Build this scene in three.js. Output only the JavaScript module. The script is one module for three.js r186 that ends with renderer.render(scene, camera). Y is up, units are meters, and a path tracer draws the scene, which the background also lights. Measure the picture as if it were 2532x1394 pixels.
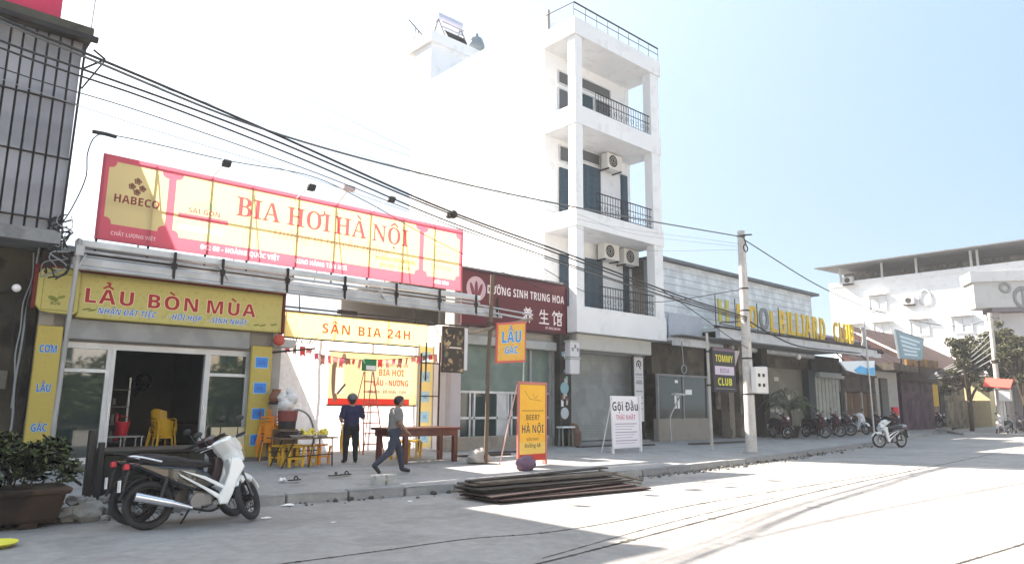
import * as THREE from 'three';
import { RoundedBoxGeometry } from 'three/addons/geometries/RoundedBoxGeometry.js';
import { mergeGeometries, mergeVertices } from 'three/addons/utils/BufferGeometryUtils.js';
import { MarchingCubes } from 'three/addons/objects/MarchingCubes.js';
import { FontLoader } from 'three/addons/loaders/FontLoader.js';
import { TextGeometry } from 'three/addons/geometries/TextGeometry.js';

// ------------------------------------------------------------------ camera, sky, sun, exposure
// x runs along the shop fronts to the right, z towards the street; "p" below is the distance in front of the camera across the street (z = -p).
const scene = new THREE.Scene();
const camera = new THREE.PerspectiveCamera(43.78, 1024 / 563, 0.1, 2000);
{
  const yaw = THREE.MathUtils.degToRad(48.08), pitch = THREE.MathUtils.degToRad(9.90);
  camera.position.set(0, 1.55, 0);
  camera.lookAt(Math.cos(yaw) * Math.cos(pitch), 1.55 + Math.sin(pitch), -Math.sin(yaw) * Math.cos(pitch));
  camera.rotateZ(THREE.MathUtils.degToRad(0.517));
}
const renderer = new THREE.WebGLRenderer({ antialias: true });
renderer.toneMapping = THREE.LinearToneMapping;
const EXPOSURE = 4.5;
renderer.toneMappingExposure = EXPOSURE;
renderer.shadowMap.enabled = true;
const SUN = new THREE.Vector3(-0.5, 1, -1.1).normalize();
{ // a hazy clear sky: pale blue, paler towards the horizon, with the broad white glow that haze spreads round the sun
  const w = 512, h = 256, d = new Float32Array(w * h * 4), v = new THREE.Vector3();
  for (let j = 0; j < h; j++) for (let i = 0; i < w; i++) {
    const e = ((j + 0.5) / h - 0.5) * Math.PI, a = ((i + 0.5) / w - 0.5) * 2 * Math.PI;
    v.set(Math.cos(e) * Math.cos(a), Math.sin(e), Math.cos(e) * Math.sin(a));
    const ang = Math.acos(Math.max(-1, Math.min(1, v.dot(SUN)))), g = Math.exp(-ang / 0.42), f = Math.exp(-ang), hz = Math.exp(-Math.max(0, v.y) / 0.22);
    const base = [0.11, 0.36, 0.68], hor = [0.42, 0.665, 0.90], glow = [3.4, 3.1, 2.7], veil = [1.25, 1.15, 1.0];
    for (let k = 0; k < 3; k++) d[(j * w + i) * 4 + k] = (base[k] + (hor[k] - base[k]) * hz * 0.8 + glow[k] * g + veil[k] * f) / EXPOSURE;
    d[(j * w + i) * 4 + 3] = 1;
  }
  const t = new THREE.DataTexture(d, w, h, THREE.RGBAFormat, THREE.FloatType); t.mapping = THREE.EquirectangularReflectionMapping; t.magFilter = t.minFilter = THREE.LinearFilter; t.needsUpdate = true;
  scene.background = scene.environment = t;
}
const sun = new THREE.DirectionalLight(0xfff1e2, 4.6);
sun.name = 'sun'; sun.position.copy(SUN).multiplyScalar(120).add(new THREE.Vector3(20, 0, -15)); sun.target.position.set(20, 0, -15);
sun.castShadow = true; sun.shadow.mapSize.set(4096, 4096);
Object.assign(sun.shadow.camera, { left: -60, right: 60, top: 60, bottom: -60, near: 1, far: 300 });
scene.add(sun, sun.target);

// ------------------------------------------------------------------ helpers
let seed = 7;
const rnd = () => { seed = (seed + 0x6d2b79f5) | 0; let t = Math.imul(seed ^ (seed >>> 15), 1 | seed); t = (t + Math.imul(t ^ (t >>> 7), 61 | t)) ^ t; return ((t ^ (t >>> 14)) >>> 0) / 4294967296; };
const rr = (a, b) => a + (b - a) * rnd();
const V = (x, y, z) => new THREE.Vector3(x, y, z);
const names = {};
function numbered(n) { const k = names[n] = (names[n] ?? -1) + 1; return k ? n + '_' + String(k).padStart(3, '0') : n; }
// plain geometries with uv in metres, taken from the face's main direction
function prep(g) {
  if (g.userData.ready) return g;
  const keep = g.userData.keepUV, q = g.index ? g.toNonIndexed() : g;
  if (!q.attributes.normal) q.computeVertexNormals();
  const P = q.attributes.position, N = q.attributes.normal, n = P.count;
  if (!(keep && q.attributes.uv)) {
    const uv = new Float32Array(n * 2);
    for (let i = 0; i < n; i++) {
      const t = i - i % 3, ax = Math.abs(N.getX(t)), ay = Math.abs(N.getY(t)), az = Math.abs(N.getZ(t));
      let a, b;
      if (ay >= ax && ay >= az) { a = P.getX(i); b = P.getZ(i); } else if (ax >= az) { a = P.getZ(i); b = P.getY(i); } else { a = P.getX(i); b = P.getY(i); }
      uv[2 * i] = a; uv[2 * i + 1] = b;
    }
    q.setAttribute('uv', new THREE.BufferAttribute(uv, 2));
  }
  for (const k of Object.keys(q.attributes)) if (!['position', 'normal', 'uv'].includes(k)) q.deleteAttribute(k);
  q.userData.ready = true;
  return q;
}
const origin = new Map();
function tag(o, label, category, group) { o.userData.label = label; if (category) o.userData.category = category; if (group) o.userData.group = group; return o; }
// a thing: geometries given to part() are in world metres when the thing was made with T(), in the thing's own axes when made with L()
function T(name, label, category, at = [0, 0, 0], group) {
  const o = new THREE.Group(); o.name = numbered(name); o.position.set(...at); scene.add(o); origin.set(o, V(...at)); return tag(o, label, category, group);
}
function L(name, label, category, at = [0, 0, 0], turn = 0, group) {
  const o = new THREE.Group(); o.name = numbered(name); o.position.set(...at); o.rotation.y = turn; scene.add(o); return tag(o, label, category, group);
}
function mesh(name, geos, m) {
  const list = (Array.isArray(geos) ? geos : [geos]).map(prep);
  const g = list.length > 1 ? mergeGeometries(list) : list[0];
  const o = new THREE.Mesh(g, m); o.name = name; o.castShadow = o.receiveShadow = true;
  return o;
}
function part(parent, name, geos, m, label) {
  const o = mesh(name, geos, m), at = origin.get(parent);
  if (at) { if (!o.geometry.userData.moved) { o.geometry.translate(-at.x, -at.y, -at.z); o.geometry.userData.moved = true; } }
  if (at) origin.set(o, at);
  parent.add(o); if (label) o.userData.label = label; return o;
}
const parts = (parent, name, geos, m, label) => geos.map((g) => part(parent, name, g, m, label));      // like pieces, each a part
function one(name, label, category, geos, m, at = [0, 0, 0], group) {      // a thing that is a single mesh, geometry in world metres
  const o = mesh(numbered(name), geos, m); o.geometry.translate(-at[0], -at[1], -at[2]); o.position.set(...at); scene.add(o); origin.set(o, V(...at));
  return tag(o, label, category, group);
}
function struct(name, geos, m) { const o = mesh(numbered(name), geos, m); o.userData.kind = 'structure'; scene.add(o); return o; }
function copy(o, label, at, turn, group) {
  const c = o.clone(); c.name = numbered(o.name.replace(/_\d+$/, '')); if (at) c.position.set(...at); if (turn !== undefined) c.rotation.y = turn;
  c.userData = { ...o.userData }; if (label) c.userData.label = label; if (group) c.userData.group = group; scene.add(c); return c;
}
// geometry makers
const bx = (x0, x1, y0, y1, z0, z1) => new THREE.BoxGeometry(Math.abs(x1 - x0), Math.abs(y1 - y0), Math.abs(z1 - z0)).translate((x0 + x1) / 2, (y0 + y1) / 2, (z0 + z1) / 2);
const rb = (x0, x1, y0, y1, z0, z1, r = 0.015, s = 2) => new RoundedBoxGeometry(Math.abs(x1 - x0), Math.abs(y1 - y0), Math.abs(z1 - z0), s, r).translate((x0 + x1) / 2, (y0 + y1) / 2, (z0 + z1) / 2);
const pb = (x0, x1, y0, y1, p0, p1) => bx(x0, x1, y0, y1, -p1, -p0);               // box between two distances across the street
const prb = (x0, x1, y0, y1, p0, p1, r = 0.02) => rb(x0, x1, y0, y1, -p1, -p0, r);
function cyl(a, b, r0, r1 = r0, n = 10) {
  const d = V().subVectors(b, a), l = d.length(), g = new THREE.CylinderGeometry(r1, r0, l, n);
  g.applyQuaternion(new THREE.Quaternion().setFromUnitVectors(V(0, 1, 0), d.normalize())).translate((a.x + b.x) / 2, (a.y + b.y) / 2, (a.z + b.z) / 2); return g;
}
const tube = (pts, r, seg = 24, n = 6, closed = false) => new THREE.TubeGeometry(new THREE.CatmullRomCurve3(pts.map((p) => V(...p)), closed, 'centripetal'), seg, r, n, closed);
function ext(pts, depth, bevel = 0, seg = 1) {      // polygon in x,y pushed out along z, centred on z = 0
  const s = new THREE.Shape(pts.map((p) => new THREE.Vector2(...p)));
  return new THREE.ExtrudeGeometry(s, { depth: depth - 2 * bevel, bevelEnabled: bevel > 0, bevelThickness: bevel, bevelSize: bevel, bevelOffset: -bevel, bevelSegments: seg, curveSegments: 6 }).translate(0, 0, -depth / 2 + bevel);
}
function face(x0, x1, y0, y1, p) { const g = new THREE.PlaneGeometry(x1 - x0, y1 - y0).translate((x0 + x1) / 2, (y0 + y1) / 2, -p); g.userData.keepUV = true; return g; }   // a printed face towards the street
function rock(r, s = 0.35, detail = 1) {
  const g = new THREE.IcosahedronGeometry(r, detail), P = g.attributes.position, m = new Map();
  for (let i = 0; i < P.count; i++) { const k = [P.getX(i), P.getY(i), P.getZ(i)].map((v) => v.toFixed(4)).join(); if (!m.has(k)) m.set(k, rr(1 - s, 1 + s * 0.6)); const f = m.get(k); P.setXYZ(i, P.getX(i) * f, P.getY(i) * f, P.getZ(i) * f); }
  g.computeVertexNormals(); return g;
}
function smooth(g) { g.deleteAttribute('normal'); g.deleteAttribute('uv'); const q = mergeVertices(g, 1e-4); q.computeVertexNormals(); return q; }

// ------------------------------------------------------------------ textures (albedo grain only) and materials
function fbm(size, sd, base, octaves, gain = 0.55) {      // tileable value noise, 0..1
  const out = new Float32Array(size * size); let amp = 1, tot = 0, f = base;
  for (let o = 0; o < octaves; o++, f *= 2, amp *= gain) {
    const s0 = sd * 131 + o * 977, h = (x, y) => { let n = Math.imul((x % f) + 1, 374761393) + Math.imul((y % f) + 1, 668265263) + Math.imul(s0, 974711); n = Math.imul(n ^ (n >>> 13), 1274126177); return ((n ^ (n >>> 16)) >>> 0) / 4294967296; };
    tot += amp;
    for (let y = 0; y < size; y++) for (let x = 0; x < size; x++) {
      const u = x / size * f, v = y / size * f, i = Math.floor(u), j = Math.floor(v), a = u - i, b = v - j, sa = a * a * (3 - 2 * a), sb = b * b * (3 - 2 * b);
      out[y * size + x] += amp * ((h(i, j) * (1 - sa) + h(i + 1, j) * sa) * (1 - sb) + (h(i, j + 1) * (1 - sa) + h(i + 1, j + 1) * sa) * sb);
    }
  }
  for (let i = 0; i < out.length; i++) out[i] /= tot;
  return out;
}
function texOf(size, metres, fn, srgb = true) {
  const d = new Uint8Array(size * size * 4);
  for (let y = 0; y < size; y++) for (let x = 0; x < size; x++) { const c = fn(x, y, y * size + x), i = (y * size + x) * 4; for (let k = 0; k < 3; k++) d[i + k] = Math.max(0, Math.min(255, (Array.isArray(c) ? c[k] : c) * 255)); d[i + 3] = 255; }
  const t = new THREE.DataTexture(d, size, size); t.wrapS = t.wrapT = THREE.RepeatWrapping; t.magFilter = THREE.LinearFilter; t.minFilter = THREE.LinearMipmapLinearFilter; t.generateMipmaps = true;
  if (srgb) t.colorSpace = THREE.SRGBColorSpace;
  t.repeat.set(1 / metres[0], 1 / metres[1]); t.needsUpdate = true; return t;
}
const S = 512, nA = fbm(S, 1, 4, 7, 0.6), nB = fbm(S, 2, 8, 6, 0.5), nC = fbm(S, 3, 64, 3, 0.7), nD = fbm(S, 4, 3, 4, 0.5);
const st = (v, a, b) => { const t = Math.max(0, Math.min(1, (v - a) / (b - a))); return t * t * (3 - 2 * t); };
const TX = {
  concrete: texOf(S, [4.1, 4.1], (x, y, i) => 0.93 + 0.15 * (nA[i] - 0.5) + 0.13 * (nC[i] - 0.5) - 0.08 * st(nB[i], 0.58, 0.72)),
  road: texOf(S, [7.3, 7.3], (x, y, i) => { const v = 0.95 + 0.13 * (nA[i] - 0.5) + 0.15 * (nC[i] - 0.5) - 0.05 * st(nD[i], 0.5, 0.7) - 0.05 * st(nB[i], 0.62, 0.7); return [v, v * 0.995, v * 0.995]; }),
  plaster: texOf(S, [3.3, 3.3], (x, y, i) => 0.985 + 0.05 * (nA[i] - 0.5) + 0.03 * (nC[i] - 0.5) - 0.035 * st(nB[i], 0.62, 0.72)),
  dirtywall: texOf(S, [3.7, 3.7], (x, y, i) => { const v = 0.7 + 0.5 * (nA[i] - 0.5) - 0.25 * st(nB[i], 0.5, 0.7); return [v, v * 0.96, v * 0.88]; }),
  metal: texOf(S, [1.9, 1.9], (x, y, i) => 0.95 + 0.09 * (nB[i] - 0.5) + 0.06 * (nA[(y * S + (x >> 3) % S)] - 0.5) - 0.07 * st(nD[i], 0.55, 0.7)),
  rust: texOf(S, [1.7, 1.7], (x, y, i) => { const r = st(nA[i], 0.48, 0.62), g = 0.62 + 0.3 * (nB[i] - 0.5); return [g * (1 - r) + 0.5 * r, g * (1 - r) + 0.3 * r, g * (1 - r) + 0.2 * r]; }),
  wood: texOf(S, [0.9, 0.9], (x, y, i) => { const v = 0.72 + 0.3 * (nA[((y >> 4) * S + x) % (S * S)] - 0.5) + 0.25 * (nC[i] - 0.5); return [v, v * 0.94, v * 0.86]; }),
  fabric: texOf(S, [0.7, 0.7], (x, y, i) => 0.88 + 0.12 * (nB[i] - 0.5) + 0.14 * (nC[i] - 0.5)),
  leaf: texOf(256, [0.6, 0.6], (x, y) => { const i = y * S + x; const v = 0.75 + 0.5 * (nB[i] - 0.5); return [v, v, v * 0.9]; }),
};
const bumpOf = (k, metres, s = 1) => texOf(S, metres, (x, y, i) => s * (0.6 * nA[i] + 0.4 * nC[i]), false);
const BUMP = bumpOf('b', [1.3, 1.3]);
const C = (r, g, b) => new THREE.Color().setRGB(r, g, b);
function M(rgb, o = {}) {
  const { tx, bump, ...rest } = o, m = new (rest.transmission || rest.clearcoat ? THREE.MeshPhysicalMaterial : THREE.MeshStandardMaterial)({ color: C(...rgb), roughness: 0.8, ...rest });
  if (tx) m.map = TX[tx];
  if (bump) { m.bumpMap = BUMP; m.bumpScale = bump; }
  return m;
}
const MT = {
  road: M([0.34, 0.332, 0.322], { tx: 'road', roughness: 0.9, bump: 0.006 }),
  pave: M([0.38, 0.373, 0.368], { tx: 'concrete', roughness: 0.92, bump: 0.006 }),
  kerb: M([0.36, 0.36, 0.36], { tx: 'concrete', roughness: 0.9, bump: 0.008 }),
  dirt: M([0.22, 0.19, 0.16], { tx: 'dirtywall', roughness: 1 }),
  tar: M([0.12, 0.115, 0.11], { tx: 'dirtywall', roughness: 0.9 }),
  white: M([0.82, 0.83, 0.84], { tx: 'plaster', roughness: 0.85, bump: 0.003 }),
  whiteLilac: M([0.7, 0.68, 0.72], { tx: 'plaster', roughness: 0.85, bump: 0.003 }),
  grey: M([0.33, 0.33, 0.33], { tx: 'concrete' }),
  lightGrey: M([0.52, 0.52, 0.51], { tx: 'plaster' }),
  dark: M([0.05, 0.05, 0.05], { tx: 'dirtywall' }),
  darkWall: M([0.13, 0.12, 0.10], { tx: 'dirtywall', bump: 0.01 }),
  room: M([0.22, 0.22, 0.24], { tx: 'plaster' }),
  black: M([0.018, 0.018, 0.02], { roughness: 0.5 }),
  steel: M([0.6, 0.61, 0.62], { tx: 'metal', metalness: 0.7, roughness: 0.42 }),
  galv: M([0.55, 0.56, 0.57], { tx: 'metal', metalness: 0.35, roughness: 0.5 }),
  darkSteel: M([0.06, 0.055, 0.055], { tx: 'rust', metalness: 0.3, roughness: 0.6 }),
  rustSteel: M([0.2, 0.14, 0.11], { tx: 'rust', metalness: 0.2, roughness: 0.75 }),
  alu: M([0.72, 0.74, 0.76], { tx: 'metal', metalness: 0.15, roughness: 0.4 }),
  cladGrey: M([0.19, 0.195, 0.215], { tx: 'metal', metalness: 0.1, roughness: 0.55 }),
  cladBlue: M([0.72, 0.78, 0.83], { tx: 'metal', metalness: 0.1, roughness: 0.55 }),
  shutterGreen: M([0.2, 0.27, 0.24], { tx: 'metal', roughness: 0.6 }),
  shutterGrey: M([0.35, 0.38, 0.38], { tx: 'metal', roughness: 0.6 }),
  glass: M([0.55, 0.62, 0.6], { transmission: 1, roughness: 0.03, thickness: 0 }),
  darkGlass: M([0.025, 0.045, 0.045], { roughness: 0.06, metalness: 0 }),
  blueDoor: M([0.06, 0.145, 0.26], { tx: 'wood', roughness: 0.55 }),
  maroon: M([0.20, 0.05, 0.045], { tx: 'wood', roughness: 0.45 }),
  woodDark: M([0.09, 0.06, 0.045], { tx: 'wood', roughness: 0.7 }),
  wood: M([0.3, 0.21, 0.13], { tx: 'wood', roughness: 0.7 }),
  plankPale: M([0.42, 0.38, 0.34], { tx: 'wood', roughness: 0.85 }),
  yellowPl: M([0.72, 0.42, 0.02], { roughness: 0.42 }),
  orangePl: M([0.8, 0.28, 0.02], { roughness: 0.42 }),
  redPl: M([0.6, 0.03, 0.05], { roughness: 0.4 }),
  rubber: M([0.022, 0.022, 0.024], { roughness: 0.75 }),
  whitePaint: M([0.8, 0.83, 0.84], { roughness: 0.25, clearcoat: 0.6 }),
  blackPaint: M([0.012, 0.014, 0.02], { roughness: 0.25, clearcoat: 0.7 }),
  seat: M([0.014, 0.012, 0.016], { roughness: 0.65 }),
  chrome: M([0.75, 0.76, 0.8], { metalness: 0.9, roughness: 0.22 }),
  cable: M([0.02, 0.02, 0.022], { roughness: 0.7 }),
  cableGrey: M([0.25, 0.27, 0.28], { roughness: 0.7 }),
  leaf: M([0.17, 0.25, 0.07], { tx: 'leaf', transmission: 0.4, roughness: 0.9, side: THREE.DoubleSide }),
  leafDark: M([0.12, 0.19, 0.055], { tx: 'leaf', transmission: 0.35, roughness: 0.9, side: THREE.DoubleSide }),
  leafOlive: M([0.28, 0.29, 0.16], { tx: 'leaf', transmission: 0.45, roughness: 0.9, side: THREE.DoubleSide }),
  bark: M([0.13, 0.1, 0.075], { tx: 'wood', roughness: 0.95 }),
  terracotta: M([0.10, 0.06, 0.045], { tx: 'dirtywall', roughness: 0.85, bump: 0.01 }),
  rubble: M([0.34, 0.33, 0.31], { tx: 'concrete', roughness: 0.95 }),
  roofTile: M([0.20, 0.07, 0.06], { tx: 'dirtywall', roughness: 0.85 }),
  skin: M([0.30, 0.17, 0.11], { roughness: 0.6 }),
  hair: M([0.012, 0.01, 0.01], { roughness: 0.6 }),
  plasticWhite: M([0.82, 0.82, 0.82], { roughness: 0.5 }),
};

// ------------------------------------------------------------------ lettering: the fonts hold no Vietnamese marks, so they are drawn
function vtext(x, str, cx, cy, size, { color = '#000', font = 'bold {}px sans-serif', stretch = 1, gap = 0, align = 'center', outline, italic = 0 } = {}) {
  x.save(); x.font = font.replace('{}', size); x.textBaseline = 'alphabetic'; x.textAlign = 'left';
  const units = []; for (const ch of str.normalize('NFD')) { if (/[\u0300-\u036f]/.test(ch)) units[units.length - 1].marks.push(ch.charCodeAt(0)); else units.push({ ch: ch === 'Đ' ? 'D' : ch, bar: ch === 'Đ', marks: [] }); }
  for (const u of units) u.w = x.measureText(u.ch).width + gap / stretch;
  const total = units.reduce((s, u) => s + u.w, 0) * stretch - gap;
  x.translate(align === 'center' ? cx - total / 2 : cx, cy); x.transform(stretch, 0, -italic, 1, 0, 0);
  x.fillStyle = x.strokeStyle = color; x.lineCap = 'round'; x.lineJoin = 'round';
  let at = 0; const lw = size * 0.085;
  const draw = () => { at = 0; for (const u of units) {
    if (x.lineWidth && outline) x.strokeText(u.ch, at, 0);
    x.fillText(u.ch, at, 0);
    const m = at + (u.w - gap / stretch) / 2, low = /[a-zı]/.test(u.ch) && !/[bdfhklt]/.test(u.ch), top = -size * (low ? 0.6 : 0.78);
    x.lineWidth = lw; let y = top; const line = (...p) => { x.beginPath(); p.forEach((q, i) => (i ? x.lineTo(m + q[0] * size, y + q[1] * size) : x.moveTo(m + q[0] * size, y + q[1] * size))); x.stroke(); };
    if (u.bar) { x.beginPath(); x.moveTo(at - size * 0.02, -size * 0.36); x.lineTo(at + size * 0.3, -size * 0.36); x.stroke(); }
    for (const k of u.marks) {
      if (k === 0x302) { line([-0.17, 0], [0, -0.12], [0.17, 0]); y -= size * 0.14; }
      else if (k === 0x306) { line([-0.15, -0.1], [0, 0], [0.15, -0.1]); y -= size * 0.14; }
      else if (k === 0x300) line([-0.1, -0.13], [0.06, -0.01]);
      else if (k === 0x301) line([0.12, -0.13], [-0.03, -0.01]);
      else if (k === 0x309) line([-0.05, -0.14], [0.05, -0.12], [0.04, -0.05], [0, 0]);
      else if (k === 0x303) line([-0.15, -0.02], [-0.05, -0.1], [0.05, -0.02], [0.15, -0.1]);
      else if (k === 0x31b) { const e = at + (u.w - gap / stretch); x.beginPath(); x.moveTo(e - size * 0.1, -size * 0.62); x.quadraticCurveTo(e + size * 0.1, -size * 0.62, e + size * 0.06, -size * 0.8); x.stroke(); }
      else if (k === 0x323) { x.beginPath(); x.arc(m, size * 0.15, lw * 0.75, 0, 7); x.fill(); }
    }
    at += u.w;
  } };
  if (outline) { x.lineWidth = outline[1]; x.strokeStyle = outline[0]; at = 0; for (const u of units) { x.strokeText(u.ch, at, 0); at += u.w; } x.strokeStyle = color; outline = null; }
  draw(); x.restore();
}
function print(w, h, fn, mo = {}) {       // a printed or painted face; w, h in pixels
  const c = document.createElement('canvas'); c.width = w; c.height = h; const x = c.getContext('2d'); fn(x, w, h);
  const t = new THREE.CanvasTexture(c); t.colorSpace = THREE.SRGBColorSpace; t.anisotropy = 8;
  return new (mo.transmission ? THREE.MeshPhysicalMaterial : THREE.MeshStandardMaterial)({ map: t, roughness: 0.55, ...mo });
}
function speckle(x, w, h, n, cols, s = 6) { for (let i = 0; i < n; i++) { x.globalAlpha = rr(0.05, 0.25); x.fillStyle = cols[Math.floor(rnd() * cols.length)]; x.beginPath(); x.ellipse(rnd() * w, rnd() * h, rr(0.5, s), rr(0.5, s * 1.6), rnd() * 3, 0, 7); x.fill(); } x.globalAlpha = 1; }

// ------------------------------------------------------------------ ground, road, pavement, kerb
const KERB = [[-40, 11.6], [-6, 11.4], [3.3, 11.1], [7, 10.5], [13.2, 10.1], [18.3, 10.5], [29.8, 12.0], [45, 14.6], [56, 16.9], [71, 19.5]];
function kerbP(x) { for (let i = 1; i < KERB.length; i++) if (x <= KERB[i][0]) { const [a, b] = [KERB[i - 1], KERB[i]]; return a[1] + (b[1] - a[1]) * (x - a[0]) / (b[0] - a[0]); } return KERB[KERB.length - 1][1]; }
const paveY = (x, p) => 0.13 + 0.09 * st(p - kerbP(x), 0.2, 6);
function grid(xs, pOf, yOf, n) {      // a sheet whose rows follow the kerb
  const pos = [], idx = [];
  xs.forEach((x) => { for (let j = 0; j <= n; j++) { const p = pOf(x, j / n); pos.push(x, yOf(x, p), -p); } });
  for (let i = 0; i < xs.length - 1; i++) for (let j = 0; j < n; j++) { const a = i * (n + 1) + j, b = a + n + 1; idx.push(a, b, a + 1, b, b + 1, a + 1); }
  const g = new THREE.BufferGeometry(); g.setAttribute('position', new THREE.Float32BufferAttribute(pos, 3)); g.setIndex(idx); g.computeVertexNormals(); return g;
}
const range = (a, b, n) => Array.from({ length: n + 1 }, (_, i) => a + (b - a) * i / n);
struct('ground', bx(-300, 500, -0.6, -0.05, -400, 300), MT.dirt);
{ // the street: two concrete lanes with an uneven tar joint between them
  const lane = (p0, p1) => grid(range(-40, 71, 74), (x, t) => p0(x) + (p1(x) - p0(x)) * t, () => 0, 6);
  const joint = (x) => x < 6 ? 6.75 - 0.15 * (x - 5) : 5.4 + (x - 6.5) * 0.092 + 1.2 * Math.exp(-Math.max(0, x - 6) * 1.2);
  const road = struct('road', [lane((x) => kerbP(x) + 0.05, () => -16)], MT.road);
  const far = mesh('far_lane', bx(71, 160, -0.3, -0.004, -60, 16), MT.road); road.add(far);
  const strip = (pts, w, y = 0.004) => {
    const pos = [], idx = []; const c = new THREE.CatmullRomCurve3(pts.map(([x, p]) => V(x, y, -p))), n = pts.length * 30;
    for (let i = 0; i <= n; i++) { const q = c.getPoint(i / n), d = c.getTangent(i / n), k = w * rr(0.35, 1) * (rnd() < 0.05 ? 2.2 : 1); pos.push(q.x - d.z * k, y, q.z + d.x * k, q.x + d.z * k, y, q.z - d.x * k); if (i < n) idx.push(2 * i, 2 * i + 1, 2 * i + 2, 2 * i + 1, 2 * i + 3, 2 * i + 2); }
    const g = new THREE.BufferGeometry(); g.setAttribute('position', new THREE.Float32BufferAttribute(pos, 3)); g.setIndex(idx); g.computeVertexNormals(); return g;
  };
  const seam = (pts, w) => { const m = mesh('tar_joint', strip(pts, w), MT.tar); road.add(m); };
  seam([[1.8, 7.0], [3.18, 6.84], [4.3, 6.76], [5.44, 6.69], [6.2, 6.45], [7.4, 6.4], [9.78, 6.66], [13.2, 6.78], [18.4, 6.86]], 0.02);
  seam([[4.2, 5.2], [5.09, 5.25], [6.55, 5.41], [9.46, 5.79], [12.9, 6.22], [19.42, 6.74], [26.95, 7.25], [38, 8.2]], 0.028);
  seam([[7.6, 2.6], [8.58, 2.51], [10.19, 2.37], [13, 2.2]], 0.02);
  seam([[5.3, 5.4], [8.2, 5.9], [12.2, 6.35]], 0.012);
}
{ // pavement on the far side of the bend
  const s = new THREE.Shape([[49, 11.2], [47.5, 13.4], [52, 15.6], [57, 15.9], [62, 16.6], [69.8, 17.8], [69.8, -20], [57, -20]].map((q) => new THREE.Vector2(...q)));
  struct('far_pavement', new THREE.ExtrudeGeometry(s, { depth: 0.15, bevelEnabled: false }).rotateX(-Math.PI / 2).translate(0, -0.02, 0), MT.pave);
}
struct('pavement', grid(range(-40, 71, 74), (x, t) => kerbP(x) + 0.13 + (Math.max(26, kerbP(x) + 10) - kerbP(x) - 0.13) * t ** 1.6, paveY, 14), MT.pave);
{
  const kerb = new THREE.Group(); kerb.name = 'kerb'; kerb.userData.kind = 'structure'; scene.add(kerb);
  const shapes = [0, 1, 2].map(() => { const g = new RoundedBoxGeometry(0.985, 0.32, 0.24, 2, 0.03), P = g.attributes.position; for (let i = 0; i < P.count; i++) P.setXYZ(i, P.getX(i), P.getY(i) + rr(-0.004, 0.004), P.getZ(i) + rr(-0.006, 0.006)); return prep(g); });
  const tones = [[0.38, 0.38, 0.38], [0.33, 0.33, 0.34], [0.42, 0.42, 0.41]].map((c) => M(c, { tx: 'concrete', roughness: 0.9, bump: 0.008 }));
  let x = -6; while (x < 58) {
    const p = kerbP(x), q = kerbP(x + 1), len = Math.hypot(1, q - p), s = new THREE.Mesh(shapes[Math.floor(rnd() * 3)], tones[Math.floor(rnd() * 3)]);
    s.name = 'kerb_stone'; s.position.set(x + 0.5 / len, -0.01 + rr(-0.006, 0.006), -(p + q) / 2); s.rotation.y = Math.atan2(q - p, 1) + rr(-0.012, 0.012); s.castShadow = s.receiveShadow = true; kerb.add(s); x += 1 / len;
  }
}
{ // crumbs of soil and broken concrete lying in the gutter
  const g = prep(rock(1, 0.4, 0)), n = 700, im = new THREE.InstancedMesh(g, MT.rubble, n), m = new THREE.Matrix4(), q = new THREE.Quaternion();
  for (let i = 0; i < n; i++) {
    const x = i < 420 ? rr(11.5, 24) : rr(1, 34), off = Math.abs(rr(-1, 1) * rr(0, 1)) * 0.5, s = rr(0.006, 0.03) * (rnd() < 0.08 ? 2.2 : 1);
    m.compose(V(x, s * 0.3, -(kerbP(x) - 0.16 - off)), q.setFromEuler(new THREE.Euler(rr(0, 6), rr(0, 6), 0)), V(s * 1.5, s * 0.8, s)); im.setMatrixAt(i, m); im.setColorAt(i, C(...((k) => [0.6 * k, 0.57 * k, 0.53 * k])(rr(0.25, 1.2))));
  }
  im.name = 'gutter_grit'; im.userData = { kind: 'stuff', label: 'loose grit and broken concrete crumbs along the gutter', category: 'grit' }; scene.add(im);
}

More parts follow.
